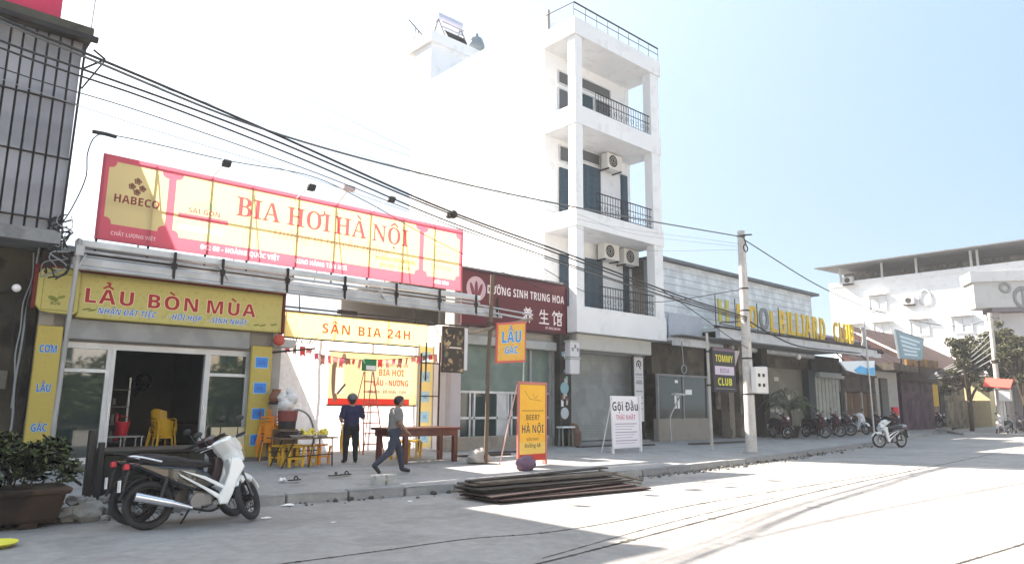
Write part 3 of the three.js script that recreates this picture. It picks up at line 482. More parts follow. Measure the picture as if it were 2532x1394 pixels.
// ------------------------------------------------------------------ beer yard between the two shops
{
  const cloth = (c) => new THREE.MeshPhysicalMaterial({ color: C(...c), roughness: 1, transmission: 0.6, thickness: 0, side: THREE.DoubleSide, map: TX.fabric });
  const t = T('tarpaulin_wall', 'white translucent tarpaulin closing the back of the beer yard', 'tarpaulin', [10, 0.2, -18.2]);
  const g = new THREE.PlaneGeometry(5.18, 3.6, 50, 20).translate(9.87, 1.92, -18.2), P = g.attributes.position;
  for (let i = 0; i < P.count; i++) P.setZ(i, -18.2 + 0.03 * Math.sin(P.getX(i) * 5) + 0.02 * Math.sin(P.getY(i) * 3 + P.getX(i)));
  g.computeVertexNormals(); part(t, 'sheet', g, cloth([0.86, 0.86, 0.88]));
  parts(t, 'post', [7.5, 9.1, 10.8, 12.35].map((x) => cyl(V(x, 0.1, -18.3), V(x, 3.75, -18.3), 0.04)), MT.galv);
  const yard = T('yard_wall', 'lilac white side wall of the beer yard beside the green shutter', 'wall', [12.6, 0, -19]);
  part(yard, 'wall', [pb(12.48, 12.72, 0, 3.9, 16.7, 24)], MT.whiteLilac); part(yard, 'pilaster', pb(12.42, 12.78, 0, 3.4, 16.45, 16.7), M([0.5, 0.46, 0.48], { tx: 'plaster' }));
  const s = T('banner_sign', 'translucent yellow SÂN BIA 24H banner across the beer yard', 'sign', [10, 3.25, -17.5]);
  const mo = { transmission: 0.6, thickness: 0, roughness: 1, side: THREE.DoubleSide };
  part(s, 'banner', face(7.76, 12.29, 3.24, 3.9, 17.5), print(1024, 150, (x, w, h) => { x.fillStyle = '#ead68a'; x.fillRect(0, 0, w, h); speckle(x, w, h, 120, ['#e0c878', '#f0e0a0'], 16); vtext(x, 'SÂN BIA 24H', w * 0.55, 112, 84, { color: '#cf3a2a', stretch: 1.12, gap: 9 }); }, mo));
  part(s, 'frame', [pb(7.74, 12.31, 3.9, 3.94, 17.49, 17.53), pb(7.74, 12.31, 3.2, 3.24, 17.49, 17.53), ...[7.78, 9.2, 10.9, 12.27].map((x) => pb(x - 0.012, x + 0.012, 3.24, 3.9, 17.515, 17.54))], MT.rustSteel);
  part(s, 'hanger', [pb(7.5, 12.6, 4.02, 4.06, 17.6, 17.64), pb(9.3, 9.9, 3.98, 4.1, 17.56, 17.62), ...[8.2, 11.9].map((x) => cyl(V(x, 3.9, -17.6), V(x, 4.4, -17.7), 0.015))], MT.darkSteel);
  const b = T('menu_banner', 'large yellow banner with a man and red lettering at the back of the yard', 'banner', [10.9, 1.5, -18.08]);
  part(b, 'banner', face(9.4, 12.4, 1.5, 2.97, 18.1), print(1024, 450, (x, w, h) => {
    x.fillStyle = '#f0e4ac'; x.fillRect(0, 0, w, h); x.fillStyle = '#c63328'; x.fillRect(0, h * 0.88, w * 0.9, h * 0.12); x.fillStyle = '#f0e2ba'; x.fillRect(w * 0.42, h * 0.1, w * 0.56, h * 0.7);
    x.fillStyle = '#6b564a'; x.beginPath(); x.moveTo(w * 0.03, h * 0.25); x.quadraticCurveTo(w * 0.02, h * 0.8, w * 0.07, h * 0.95); x.lineTo(w * 0.1, h * 0.9); x.quadraticCurveTo(w * 0.05, h * 0.5, w * 0.09, h * 0.1); x.fill(); x.fillStyle = '#8c7263'; x.beginPath(); x.ellipse(w * 0.15, h * 0.12, 26, 46, 0, 0, 7); x.fill(); x.fillStyle = '#efe7da'; x.fillRect(w * 0.07, h * 0.3, 90, 220); x.save(); x.translate(w * 0.13, h * 0.72); x.rotate(-0.8); x.fillStyle = '#3c302b'; x.fillRect(-50, -10, 120, 18); x.restore();
    vtext(x, 'BIA HƠI', w * 0.68, h * 0.42, 80, { color: '#d6682c', stretch: 1 }); vtext(x, 'LẨU - NƯỚNG', w * 0.68, h * 0.62, 72, { color: '#cf4327', stretch: 0.9 }); vtext(x, 'Sân vườn mát mẻ', w * 0.7, h * 0.24, 44, { color: '#9a7a44' }); vtext(x, 'Hải sản - Đồ nhậu - Cơm', w * 0.64, h * 0.77, 40, { color: '#6f5c3d' });
  }, mo));
  parts(b, 'batten', [pb(9.36, 12.44, 2.97, 3.0, 18.08, 18.12), pb(9.36, 12.44, 1.46, 1.5, 18.08, 18.12)], MT.wood);
  const pn = T('panel_sign', 'pale yellow translucent panel with faint blue squares right of the yard', 'sign', [12.02, 0.3, -17.15]);
  part(pn, 'panel', face(11.78, 12.27, 0.3, 3.2, 17.15), print(128, 760, (x, w, h) => { x.fillStyle = '#eddb96'; x.fillRect(0, 0, w, h); ['BIA', 'LẨU', 'GÀ', 'DÊ', 'CÁ'].forEach((q, k) => { const y = h * (k + 0.5) / 5; x.fillStyle = '#a9cfe4'; x.fillRect(w * 0.2, y - 40, w * 0.6, 80); vtext(x, q, w / 2, y + 14, 36, { color: '#5f9bd0', stretch: 0.8 }); }); }, mo)); part(pn, 'frame', [pb(11.74, 11.78, 0.25, 3.24, 17.14, 17.18), pb(12.27, 12.31, 0.25, 3.24, 17.14, 17.18)], MT.lightGrey);
  const gate = T('gate_frame', 'thin rust red steel frame before the pale yellow panel', 'frame', [12, 0.2, -16.9]);
  parts(gate, 'post', [pb(11.7, 11.74, 0.2, 3.0, 16.95, 16.99), pb(12.36, 12.4, 0.2, 3.35, 16.95, 16.99), pb(11.76, 11.8, 2.2, 3.3, 16.8, 16.83)], MT.rustSteel); parts(gate, 'bar', [pb(11.74, 12.36, 2.7, 2.73, 16.95, 16.99), pb(11.74, 12.36, 1.75, 1.78, 16.95, 16.99)], MT.rustSteel);
  // bunting: a string with single flags
  const bt = T('bunting', 'string of small red and pink flags hanging across the yard', 'bunting', [10, 2.9, -17]);
  const sag = (k) => V(7.1 + 5.2 * k, 3.0 - 0.28 * Math.sin(Math.PI * k) + (k < 0.25 ? 0.1 : 0), -17 + 0.1 * Math.sin(k * 9));
  part(bt, 'string', tube(range(0, 1, 12).map((k) => sag(k).toArray()), 0.008, 40, 5), MT.rustSteel);
  const fm = [[0.65, 0.05, 0.06], [0.75, 0.28, 0.3], [0.7, 0.1, 0.2], [0.3, 0.12, 0.1]].map((c) => new THREE.MeshPhysicalMaterial({ color: C(...c), roughness: 1, transmission: 0.4, thickness: 0, side: THREE.DoubleSide }));
  for (let i = 0; i < 26; i++) { const q = sag((i + 0.5) / 26), w = rr(0.05, 0.08), h = rr(0.14, 0.3); const f = new THREE.Shape([[-w, 0], [w, 0], [w * 0.9, -h], [0, -h * 0.75], [-w * 0.9, -h]].map((p) => new THREE.Vector2(...p))); part(bt, 'flag', new THREE.ShapeGeometry(f).rotateY(rr(-0.7, 0.7)).rotateZ(rr(-0.2, 0.2)).translate(q.x, q.y, q.z), fm[i % 4]); }
  const bar = T('lantern_bar', 'dark bar with dead branches and a pale box over the yard entrance', 'bar', [7.5, 2.9, -16.6]);
  part(bar, 'bar', cyl(V(6.95, 2.72, -16.3), V(8.3, 2.92, -16.8), 0.022), MT.darkSteel); part(bar, 'box', prb(7.02, 7.55, 2.86, 3.06, 16.3, 16.6, 0.03), MT.lightGrey); part(bar, 'twig', range(0, 1, 7).map((k) => cyl(V(7.6 + k * 0.5, 3.0, -16.6), V(7.6 + k * 0.5 + rr(-0.2, 0.2), 3.15 + rr(0, 0.15), -16.6 + rr(-0.1, 0.1)), 0.012, 0.005, 5)), MT.bark);
  const lan = T('red_lantern', 'small red lantern hanging at the end of the yellow sign', 'lantern', [7.02, 2.9, -16.1]);
  part(lan, 'shade', new THREE.LatheGeometry([[0.03, 0], [0.11, 0.05], [0.14, 0.14], [0.11, 0.24], [0.03, 0.28]].map((q) => new THREE.Vector2(...q)), 14).translate(7.0, 2.86, -16.05), M([0.5, 0.09, 0.06])); part(lan, 'cord', cyl(V(7, 3.14, -16.05), V(7, 3.22, -16.1), 0.006), MT.black);
}
{ // stepladder with a green box on it
  const t = T('stepladder', 'tall red stepladder standing in the sunlit beer yard', 'ladder', [10.05, 0.22, -16.95]);
  const r = M([0.5, 0.12, 0.07], { roughness: 0.5 });
  parts(t, 'rail', [cyl(V(9.72, 0.2, -16.6), V(9.9, 2.4, -17.0), 0.018), cyl(V(10.35, 0.2, -16.6), V(10.16, 2.4, -17.0), 0.018)], r); parts(t, 'rear_leg', [cyl(V(9.75, 0.2, -17.6), V(9.9, 2.4, -17.05), 0.014), cyl(V(10.32, 0.2, -17.6), V(10.16, 2.4, -17.05), 0.014)], r);
  for (let k = 0; k < 7; k++) { const f = 0.12 + k * 0.125, y = 0.2 + 2.2 * f; part(t, 'rung', pb(9.72 + 0.18 * f, 10.35 - 0.19 * f, y, y + 0.03, 16.58 + 0.4 * f, 16.66 + 0.4 * f), r); }
  const g = T('green_box', 'small green box with white front on top of the red stepladder', 'box', [10.03, 2.42, -17]);
  part(g, 'box', prb(9.84, 10.2, 2.42, 2.74, 16.9, 17.1, 0.02), M([0.03, 0.2, 0.08])); part(g, 'front', prb(9.87, 10.17, 2.44, 2.56, 16.885, 16.91, 0.01), MT.plasticWhite);
}
chairStack(MT.yellowPl, 5, [9.75, 0.22, -17.35], 0.4, 'yellow plastic chair in the stack beside the red stepladder', 'yellow chairs stacked by the ladder', yChair);
const oChair = chairStack(MT.orangePl, 6, [7.05, 0.22, -16.15], 2.6, 'orange plastic chair in the tall stack beside the four-square panel', 'orange chairs stacked by the yellow panel');
// low plastic stools
function stool(mat, label, at, turn, group) {
  const t = L('plastic_stool', label, 'stool', at, turn, group); part(t, 'seat', rb(-0.15, 0.15, 0.4, 0.44, -0.15, 0.15, 0.018), mat);
  for (const [a, b] of [[1, 1], [1, -1], [-1, 1], [-1, -1]]) part(t, 'leg', ext([[-0.03, 0], [0.03, 0], [0.022, 0.4], [-0.022, 0.4]], 0.03).rotateX(b * 0.06).rotateZ(-a * 0.06).translate(a * 0.145, 0, b * 0.145), mat);
  part(t, 'stretcher', [bx(-0.13, 0.13, 0.16, 0.19, 0.135, 0.15), bx(-0.13, 0.13, 0.16, 0.19, -0.15, -0.135)], mat); return t;
}
const stoolA = stool(MT.yellowPl, 'yellow plastic stools under the red wooden table', [9.75, 0.21, -14.9], 0.2, 'yellow stools under the red table');
for (const [x, p, r] of [[10.15, 14.95, 0.6], [9.95, 15.3, 0.1], [10.4, 15.25, 1.1]]) copy(stoolA, null, [x, 0.21, -p], r);
for (const [i, [x, p, y]] of [[6.85, 14.6, 0], [7.25, 14.75, 0], [7.1, 15.1, 0], [6.75, 15.0, 0]].entries()) copy(stoolA, 'yellow plastic stools under the folding table by the yellow panel', [x, 0.2 + y, -p], i * 0.7, 'yellow stools under the folding table');
const oStool = stool(MT.orangePl, 'orange plastic stool under the right end of the folding table', [7.6, 0.2, -14.9], 0.4);
{
  const t = T('folding_table', 'brown folding table with trays of food before the yard', 'table', [7, 0.2, -14.6]);
  part(t, 'tabletop', prb(6.4, 7.75, 0.78, 0.81, 14.3, 15.0, 0.012), M([0.3, 0.2, 0.14], { tx: 'wood', roughness: 0.5 }));
  for (const s of [14.36, 14.94]) { part(t, 'leg', cyl(V(6.5, 0.19, -s), V(6.75, 0.78, -s), 0.016), MT.rustSteel); part(t, 'leg', cyl(V(7.65, 0.19, -s), V(7.62, 0.78, -s), 0.016), MT.rustSteel); }
  part(t, 'brace', [cyl(V(6.6, 0.42, -14.36), V(7.64, 0.45, -14.36), 0.012), cyl(V(7.1, 0.19, -14.36), V(7.3, 0.78, -14.6), 0.012), cyl(V(6.45, 0.5, -14.94), V(7.64, 0.5, -14.94), 0.012)], MT.rustSteel);
  const dish = (m, r) => new THREE.LatheGeometry([[0, 0], [r * 0.6, 0], [r, 0.05], [r * 0.97, 0.055], [r * 0.55, 0.012], [0, 0.012]].map((q) => new THREE.Vector2(...q)), 20);
  for (const [i, [x, p, r]] of [[6.85, 14.5, 0.16], [7.15, 14.55, 0.14], [7.45, 14.5, 0.13], [7.0, 14.8, 0.15]].entries()) { const d = one('dish', ['pale dish nearest the left end of the folding table', 'middle pale dish at the front of the folding table', 'pale dish nearest the right end of the folding table', 'pale dish at the back of the folding table'][i], 'dish', dish(0, r).translate(x, 0.81, -p), MT.plasticWhite, [x, 0.81, -p]); d.material = d.material.clone(); d.material.side = THREE.DoubleSide; }
  for (const [i, [x, p]] of [[7.1, 14.55], [7.3, 14.72], [7.47, 14.5]].entries()) { const f = one('fruit_pile', ['pile of yellow fruit in the middle dish on the folding table', 'pile of yellow fruit behind the dishes on the folding table', 'pile of yellow fruit at the right end of the folding table'][i], 'fruit', Array.from({ length: 9 }, () => new THREE.SphereGeometry(0.045, 10, 8).translate(x + rr(-0.09, 0.09), 0.86 + rr(0, 0.1), -p + rr(-0.07, 0.07))), M([0.75, 0.6, 0.08], { roughness: 0.5 }), [x, 0.83, -p]); }
  const tray = one('tray_stack', 'stack of dark trays at the left of the folding table', 'trays', [0, 1, 2, 3].map((k) => rb(6.5 + k * 0.02, 6.95 + k * 0.02, 0.815 + k * 0.035, 0.84 + k * 0.035, -14.9, -14.5, 0.01)), MT.woodDark, [6.7, 0.815, -14.7]);
  // white sack on a maroon tub
  const tub = T('maroon_tub', 'maroon tub with black base between orange chairs and pipe hoop', 'tub', [7.12, 0.2, -15.6]);
  part(tub, 'stand', prb(6.9, 7.35, 0.2, 0.95, 15.45, 15.9, 0.03), M([0.3, 0.2, 0.1], { tx: 'wood' })); part(tub, 'base', cyl(V(7.15, 0.95, -15.65), V(7.15, 1.13, -15.65), 0.19, 0.2, 18), MT.black); part(tub, 'tub', cyl(V(7.15, 1.13, -15.65), V(7.15, 1.36, -15.65), 0.21, 0.23, 18), M([0.2, 0.045, 0.04], { roughness: 0.5 }));
  const lump = (r, x, y, p) => smooth(rock(r, 0.22, 2)).translate(x, y, -p);
  one('plastic_sack', 'bulging white plastic sack on top of the maroon tub', 'sack', [lump(0.2, 7.1, 1.5, 15.65), lump(0.15, 7.2, 1.64, 15.6), lump(0.13, 7.02, 1.66, 15.68), lump(0.08, 7.15, 1.8, 15.62)], M([0.7, 0.69, 0.68], { roughness: 0.5 }), [7.12, 1.36, -15.65]);
  one('pipe_hoop', 'bent grey pipe hoop rising beside the maroon tub', 'pipe', tube([[7.25, 1.3, -15.8], [7.45, 1.38, -15.85], [7.75, 1.28, -15.9], [7.93, 0.95, -15.9], [7.97, 0.25, -15.9]], 0.024, 30, 8), MT.cableGrey, [7.6, 0.2, -15.9]);
  const pot = T('brown_pot', 'brown pot with black rim on top of the orange chairs', 'pot', [6.98, 1.45, -16.1]);
  part(pot, 'body', new THREE.LatheGeometry([[0, 0], [0.1, 0], [0.16, 0.1], [0.15, 0.2], [0.09, 0.28], [0.12, 0.33]].map((q) => new THREE.Vector2(...q)), 18).translate(7.02, 1.52, -16.05), M([0.25, 0.1, 0.05], { roughness: 0.5, side: THREE.DoubleSide })); part(pot, 'rim', new THREE.TorusGeometry(0.14, 0.03, 8, 18).rotateX(Math.PI / 2).translate(7.02, 1.53, -16.05), MT.black);
}
{ // red table
  const t = T('red_table', 'long dark red wooden table on the pavement right of the walking man', 'table', [9.9, 0.2, -14.1]);
  part(t, 'tabletop', prb(8.72, 10.75, 0.94, 1.0, 13.75, 14.6, 0.015), MT.maroon); part(t, 'apron', [pb(8.8, 10.68, 0.8, 0.94, 13.82, 13.86), pb(8.8, 10.68, 0.8, 0.94, 14.5, 14.54), pb(8.8, 8.84, 0.8, 0.94, 13.86, 14.5), pb(10.64, 10.68, 0.8, 0.94, 13.86, 14.5)], MT.maroon);
  for (const [x, p] of [[9.2, 13.86], [10.62, 13.86], [8.88, 14.46], [10.62, 14.46]]) part(t, 'leg', pb(x - 0.055, x + 0.055, 0.18, 0.8, p - 0.05, p + 0.05), MT.maroon);
}

// ------------------------------------------------------------------ massage shop
{
  const t = T('massage_shop', 'low shop with green roller shutter under the dark red sign', 'shop', [15, 0, -17.5]);
  parts(t, 'wall', [pb(12.72, 17.25, 3.55, 5.6, 16.75, 17.2), pb(12.72, 17.25, 0, 5.6, 23.8, 24), pb(16.95, 17.25, 0, 3.55, 16.6, 24), pb(12.72, 16.95, 0, 0.48, 16.7, 17.1)], M([0.42, 0.41, 0.38], { tx: 'plaster' }));
  part(t, 'roof', pb(12.55, 17.28, 5.6, 5.7, 16.6, 24.1), MT.grey);
  part(t, 'shutter_box', prb(12.75, 16.9, 3.32, 3.62, 16.5, 16.74, 0.05), M([0.42, 0.43, 0.42], { tx: 'metal' }));
  for (let i = 0; i < 15; i++) part(t, 'shutter_slat', prb(12.9, 16.85, 1.95 + i * 0.093, 1.95 + i * 0.093 + 0.0915, 16.87, 16.885, 0.004), MT.shutterGreen);
  parts(t, 'guide_rail', [pb(12.78, 12.9, 0.48, 3.32, 16.8, 16.92), pb(16.85, 16.95, 0.48, 3.32, 16.8, 16.92), pb(15.9, 15.97, 0.48, 3.32, 16.78, 16.85)], M([0.45, 0.47, 0.48], { tx: 'metal' }));
  part(t, 'window_frame', [pb(12.9, 16.85, 1.88, 1.95, 16.86, 16.94), pb(12.9, 16.85, 1.1, 1.17, 16.86, 16.94), pb(12.9, 16.85, 0.48, 0.55, 16.86, 16.94), ...[13.05, 13.45, 13.62, 14.55, 15.0, 15.15, 16.2].map((x) => pb(x, x + 0.06, 0.55, 1.88, 16.86, 16.94))], MT.alu);
  for (const [x0, x1] of [[13.11, 13.45], [13.68, 14.55], [15.21, 16.2], [16.26, 16.85]]) for (const [y0, y1] of [[0.55, 1.1], [1.17, 1.88]]) part(t, 'pane', pb(x0, x1, y0, y1, 16.898, 16.902), MT.darkGlass);
  part(t, 'white_door_leaf', pb(14.61, 15.0, 0.55, 1.88, 16.9, 16.92), MT.alu);
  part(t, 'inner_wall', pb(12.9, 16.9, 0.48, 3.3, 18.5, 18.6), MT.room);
  const low = T('low_wall', 'low beige concrete wall below the shop windows by the red table', 'wall', [12.5, 0.2, -15.6]);
  part(low, 'wall', prb(12.1, 15.2, 0.1, 0.62, 16.2, 16.45, 0.03), M([0.36, 0.32, 0.27], { tx: 'concrete', bump: 0.01 }));
  const s = T('massage_sign', 'dark red signboard with white lettering and round lotus emblem', 'sign', [15.1, 3.9, -16.5]);
  const han = (x, ox, oy, k, strokes) => { x.save(); x.translate(ox, oy); x.scale(k, k); x.lineWidth = 0.1; x.lineCap = 'round'; x.strokeStyle = '#f0e6e4'; for (const q of strokes) { x.beginPath(); q.forEach((p, i) => (i ? x.lineTo(...p) : x.moveTo(...p))); x.stroke(); } x.restore(); };
  part(s, 'board', prb(12.75, 17.24, 3.92, 5.54, 16.42, 16.52, 0.015), M([0.09, 0.016, 0.022], { roughness: 0.45 }));
  part(s, 'print', face(12.78, 17.22, 3.95, 5.51, 16.416), print(1024, 360, (x, w, h) => {
    x.fillStyle = '#5e1822'; x.fillRect(0, 0, w, h); speckle(x, w, h, 120, ['#541420', '#6c1f29'], 20);
    x.fillStyle = '#c9a9ae'; x.beginPath(); x.arc(115, 115, 88, 0, 7); x.fill(); x.fillStyle = '#7a3440'; for (const k of [-1, 0, 1]) { x.beginPath(); x.ellipse(115 + k * 34, 115 + Math.abs(k) * 12, 15, 56, k * 0.35, 0, 7); x.fill(); }
    vtext(x, 'DƯỠNG SINH TRUNG HOA', 608, 134, 82, { color: '#ece3e2', stretch: 0.74, gap: 2 });
    han(x, 560, 200, 110, [[[0.3, 0.02], [0.4, 0.12]], [[0.7, 0.02], [0.58, 0.12]], [[0.15, 0.18], [0.85, 0.18]], [[0.2, 0.32], [0.8, 0.32]], [[0.05, 0.46], [0.95, 0.46]], [[0.5, 0.12], [0.45, 0.46], [0.05, 0.75]], [[0.55, 0.46], [0.95, 0.72]], [[0.38, 0.6], [0.34, 0.98]], [[0.64, 0.6], [0.64, 0.98]]]);
    han(x, 730, 200, 110, [[[0.25, 0.05], [0.08, 0.4]], [[0.2, 0.28], [0.85, 0.28]], [[0.5, 0.02], [0.5, 0.95]], [[0.2, 0.6], [0.82, 0.6]], [[0.05, 0.95], [0.95, 0.95]]]);
    han(x, 872, 200, 110, [[[0.22, 0.02], [0.02, 0.3]], [[0.15, 0.16], [0.38, 0.16], [0.34, 0.3]], [[0.2, 0.35], [0.2, 0.95], [0.36, 0.82]], [[0.68, 0.0], [0.7, 0.1]], [[0.45, 0.28], [0.45, 0.16], [0.97, 0.16], [0.95, 0.28]], [[0.55, 0.28], [0.55, 0.98]], [[0.55, 0.32], [0.88, 0.32], [0.88, 0.56], [0.55, 0.56]], [[0.55, 0.7], [0.9, 0.7], [0.9, 0.96], [0.55, 0.96]]]);
    vtext(x, 'ĐT: 0936.386.696', 880, 346, 26, { color: '#e0cfcf', stretch: 0.8 });
  }));
  part(s, 'frame', [pb(12.72, 17.27, 5.54, 5.6, 16.4, 16.54), pb(12.72, 17.27, 3.86, 3.92, 16.4, 16.54), pb(17.24, 17.28, 3.92, 5.54, 16.4, 16.54)], M([0.06, 0.02, 0.025]));
  const d = T('picture_panel', 'dark hanging picture panel beside the yellow yard sign', 'sign', [12.1, 2.4, -16]);
  part(d, 'board', prb(11.72, 12.5, 2.42, 3.72, 15.96, 16.02, 0.01), MT.woodDark); part(d, 'picture', face(11.75, 12.47, 2.45, 3.69, 15.956), print(256, 440, (x, w, h) => { x.fillStyle = '#33261c'; x.fillRect(0, 0, w, h); for (let k = 0; k < 46; k++) { x.fillStyle = ['#8d7450', '#5c4630', '#b39a72', '#241a14', '#6e6a4c'][k % 5]; x.beginPath(); x.ellipse(rnd() * w, rnd() * h, rr(8, 34), rr(6, 24), rnd() * 3, 0, 7); x.fill(); } x.fillStyle = '#e3d8c4'; x.fillRect(w * 0.3, h * 0.44, w * 0.6, h * 0.035); }));
  part(d, 'edge', prb(12.5, 12.62, 2.5, 3.7, 15.94, 16.04, 0.02), M([0.7, 0.7, 0.72])); part(d, 'hanger', cyl(V(11.6, 3.76, -16), V(12.7, 3.78, -16), 0.02), MT.darkSteel);
}

// ------------------------------------------------------------------ tall white tube house
{
  const t = T('white_house', 'tall narrow white house with open corner balconies and blue shutters', 'house', [19.7, 0, -18]);
  const W = MT.white;
  part(t, 'side_wall', pb(17.3, 17.55, 0, 16.2, 17.55, 25), W);
  part(t, 'right_wall', pb(22.05, 22.3, 0, 16.0, 17.55, 25), W);
  part(t, 'loggia_wall', pb(17.55, 22.05, 4.0, 16.0, 17.56, 17.8), W);
  part(t, 'back_wall', pb(17.55, 22.05, 0, 16.0, 24.8, 25), W);
  part(t, 'roof_slab', [pb(17.2, 22.35, 14.78, 15.42, 15.92, 17.55)], W);
  part(t, 'roof_deck', pb(17.55, 22.05, 16.0, 16.1, 17.56, 24.98), W);
  part(t, 'column', prb(17.3, 17.68, 4.86, 14.78, 15.98, 16.34, 0.015), W, 'left corner column');
  part(t, 'column', prb(21.72, 22.26, 4.86, 14.78, 15.98, 16.36, 0.015), W, 'right corner column');
  const floors = [[3.98, 4.86], [7.66, 8.26], [11.4, 12.1]];
  floors.forEach(([y0, y1], i) => {
    const b = part(t, 'balcony', [pb(17.27, 22.31, y0, y1, 15.95, 16.13), pb(17.27, 17.43, y0, y1, 16.13, 17.552), pb(22.15, 22.31, y0, y1, 16.13, 17.552), pb(17.43, 22.15, y1 - 0.28, y1 - 0.1, 16.13, 17.552), pb(17.43, 22.15, y0 + 0.003, y0 + 0.08, 16.13, 17.552)], W);
    const x0 = i ? 18.5 : 18.6, x1 = 21.75, h = 0.82;
    part(b, 'railing', [cyl(V(x0, y1 + h, -16.07), V(x1, y1 + h, -16.07), 0.022, 0.022, 6), cyl(V(x0, y1 + h * 0.62, -16.07), V(x1, y1 + h * 0.62, -16.07), 0.014, 0.014, 6), cyl(V(x0, y1 + 0.08, -16.07), V(x1, y1 + 0.08, -16.07), 0.014, 0.014, 6), ...range(0, 1, 22).map((k) => cyl(V(x0 + (x1 - x0) * k, y1, -16.07), V(x0 + (x1 - x0) * k, y1 + h, -16.07), 0.011, 0.011, 5)), ...range(0.05, 0.95, 9).map((k) => new THREE.TorusGeometry(0.08, 0.009, 4, 10).translate(x0 + (x1 - x0) * k, y1 + h * 0.35, -16.07))], MT.darkSteel);
  });
  // doors and windows of the loggias, each a part
  const frame = (x0, x1, y0, y1, pane, label) => { const f = part(t, 'window', [pb(x0, x1, y1 - 0.05, y1, 17.5, 17.56), pb(x0, x1, y0, y0 + 0.05, 17.5, 17.56), pb(x0, x0 + 0.05, y0 + 0.05, y1 - 0.05, 17.5, 17.56), pb(x1 - 0.05, x1, y0 + 0.05, y1 - 0.05, 17.5, 17.56)], MT.alu, label); part(f, 'pane', pb(x0 + 0.05, x1 - 0.05, y0 + 0.05, y1 - 0.05, 17.53, 17.545), pane); return f; };
  const shut = (x0, x1, y0, y1) => { const f = part(t, 'shutter', prb(x0, x1, y0, y1, 17.46, 17.52, 0.012), MT.blueDoor); for (let k = 0; k < 9; k++) part(f, 'louvre', pb(x0 + 0.08, x1 - 0.08, y0 + 0.1 + k * (y1 - y0 - 0.2) / 9, y0 + 0.1 + (k + 0.75) * (y1 - y0 - 0.2) / 9, 17.445, 17.46), MT.blueDoor); };
  const mesh = M([0.09, 0.095, 0.10], { roughness: 0.5 });
  // first balcony
  shut(19.42, 20.4, 4.8, 7.05); shut(21.68, 22.02, 4.8, 7.1); shut(18.05, 18.72, 4.8, 7.0); part(t, 'door', pb(20.42, 21.66, 4.8, 7.05, 17.5, 17.558), M([0.72, 0.74, 0.76], { tx: 'plaster' }));
  // second balcony
  shut(19.36, 20.34, 8.2, 10.75); shut(21.63, 22.03, 8.2, 10.85); shut(18.05, 18.72, 8.3, 10.3); frame(19.3, 20.38, 10.86, 11.38, mesh); frame(18.05, 18.75, 10.55, 11.2, mesh); part(t, 'door', pb(20.4, 21.6, 8.2, 10.7, 17.5, 17.558), M([0.75, 0.76, 0.78], { tx: 'plaster' }));
  // third balcony
  frame(19.2, 21.1, 13.85, 14.35, mesh); frame(19.2, 20.05, 12.05, 13.72, MT.darkGlass); frame(20.1, 21.1, 12.05, 13.72, mesh); frame(18.0, 18.72, 13.65, 14.2, mesh); frame(18.0, 18.72, 12.4, 13.5, mesh);
  // shop floor
  part(t, 'shutter_box', prb(17.6, 21.75, 3.42, 3.97, 16.25, 16.8, 0.05), M([0.52, 0.52, 0.49], { tx: 'plaster' }));
  for (let i = 0; i < 33; i++) part(t, 'shutter_slat', prb(18.3, 21.9, 0.3 + i * 0.095, 0.3 + i * 0.095 + 0.0935, 17.31, 17.325, 0.004), MT.shutterGrey);
  parts(t, 'shop_pier', [pb(17.55, 18.3, 0.1, 3.42, 17.2, 17.5), pb(21.9, 22.05, 0.1, 3.95, 17.2, 17.5)], M([0.1, 0.09, 0.09], { tx: 'dirtywall' }));
  part(t, 'shop_step', prb(17.4, 22.3, 0.05, 0.28, 16.8, 17.3, 0.03), MT.grey);
  part(t, 'shop_ceiling', pb(17.55, 22.05, 3.4, 3.42, 16.8, 17.6), MT.lightGrey);
  // roof railing and the stair block behind
  part(t, 'roof_railing', [cyl(V(17.25, 16.02, -15.98), V(22.3, 16.02, -15.98), 0.03, 0.03, 6), cyl(V(17.25, 15.75, -15.98), V(22.3, 15.75, -15.98), 0.014, 0.014, 6), cyl(V(17.25, 16.02, -15.98), V(17.25, 16.1, -17.4), 0.02, 0.02, 6), ...range(0, 1, 8).map((k) => cyl(V(17.25 + 5.05 * k, 15.42, -15.98), V(17.25 + 5.05 * k, 16.02, -15.98), 0.012, 0.012, 5))], MT.darkSteel);
  part(t, 'roof_post', pb(17.28, 17.4, 15.42, 16.35, 17.35, 17.5), MT.grey);
  part(t, 'stair_block', [pb(17.3, 20.6, 0, 18.1, 25.05, 26.4)], W); const sl = part(t, 'stair_roof', pb(17.15, 21.0, 18.1, 18.6, 24.85, 26.8), W);
}
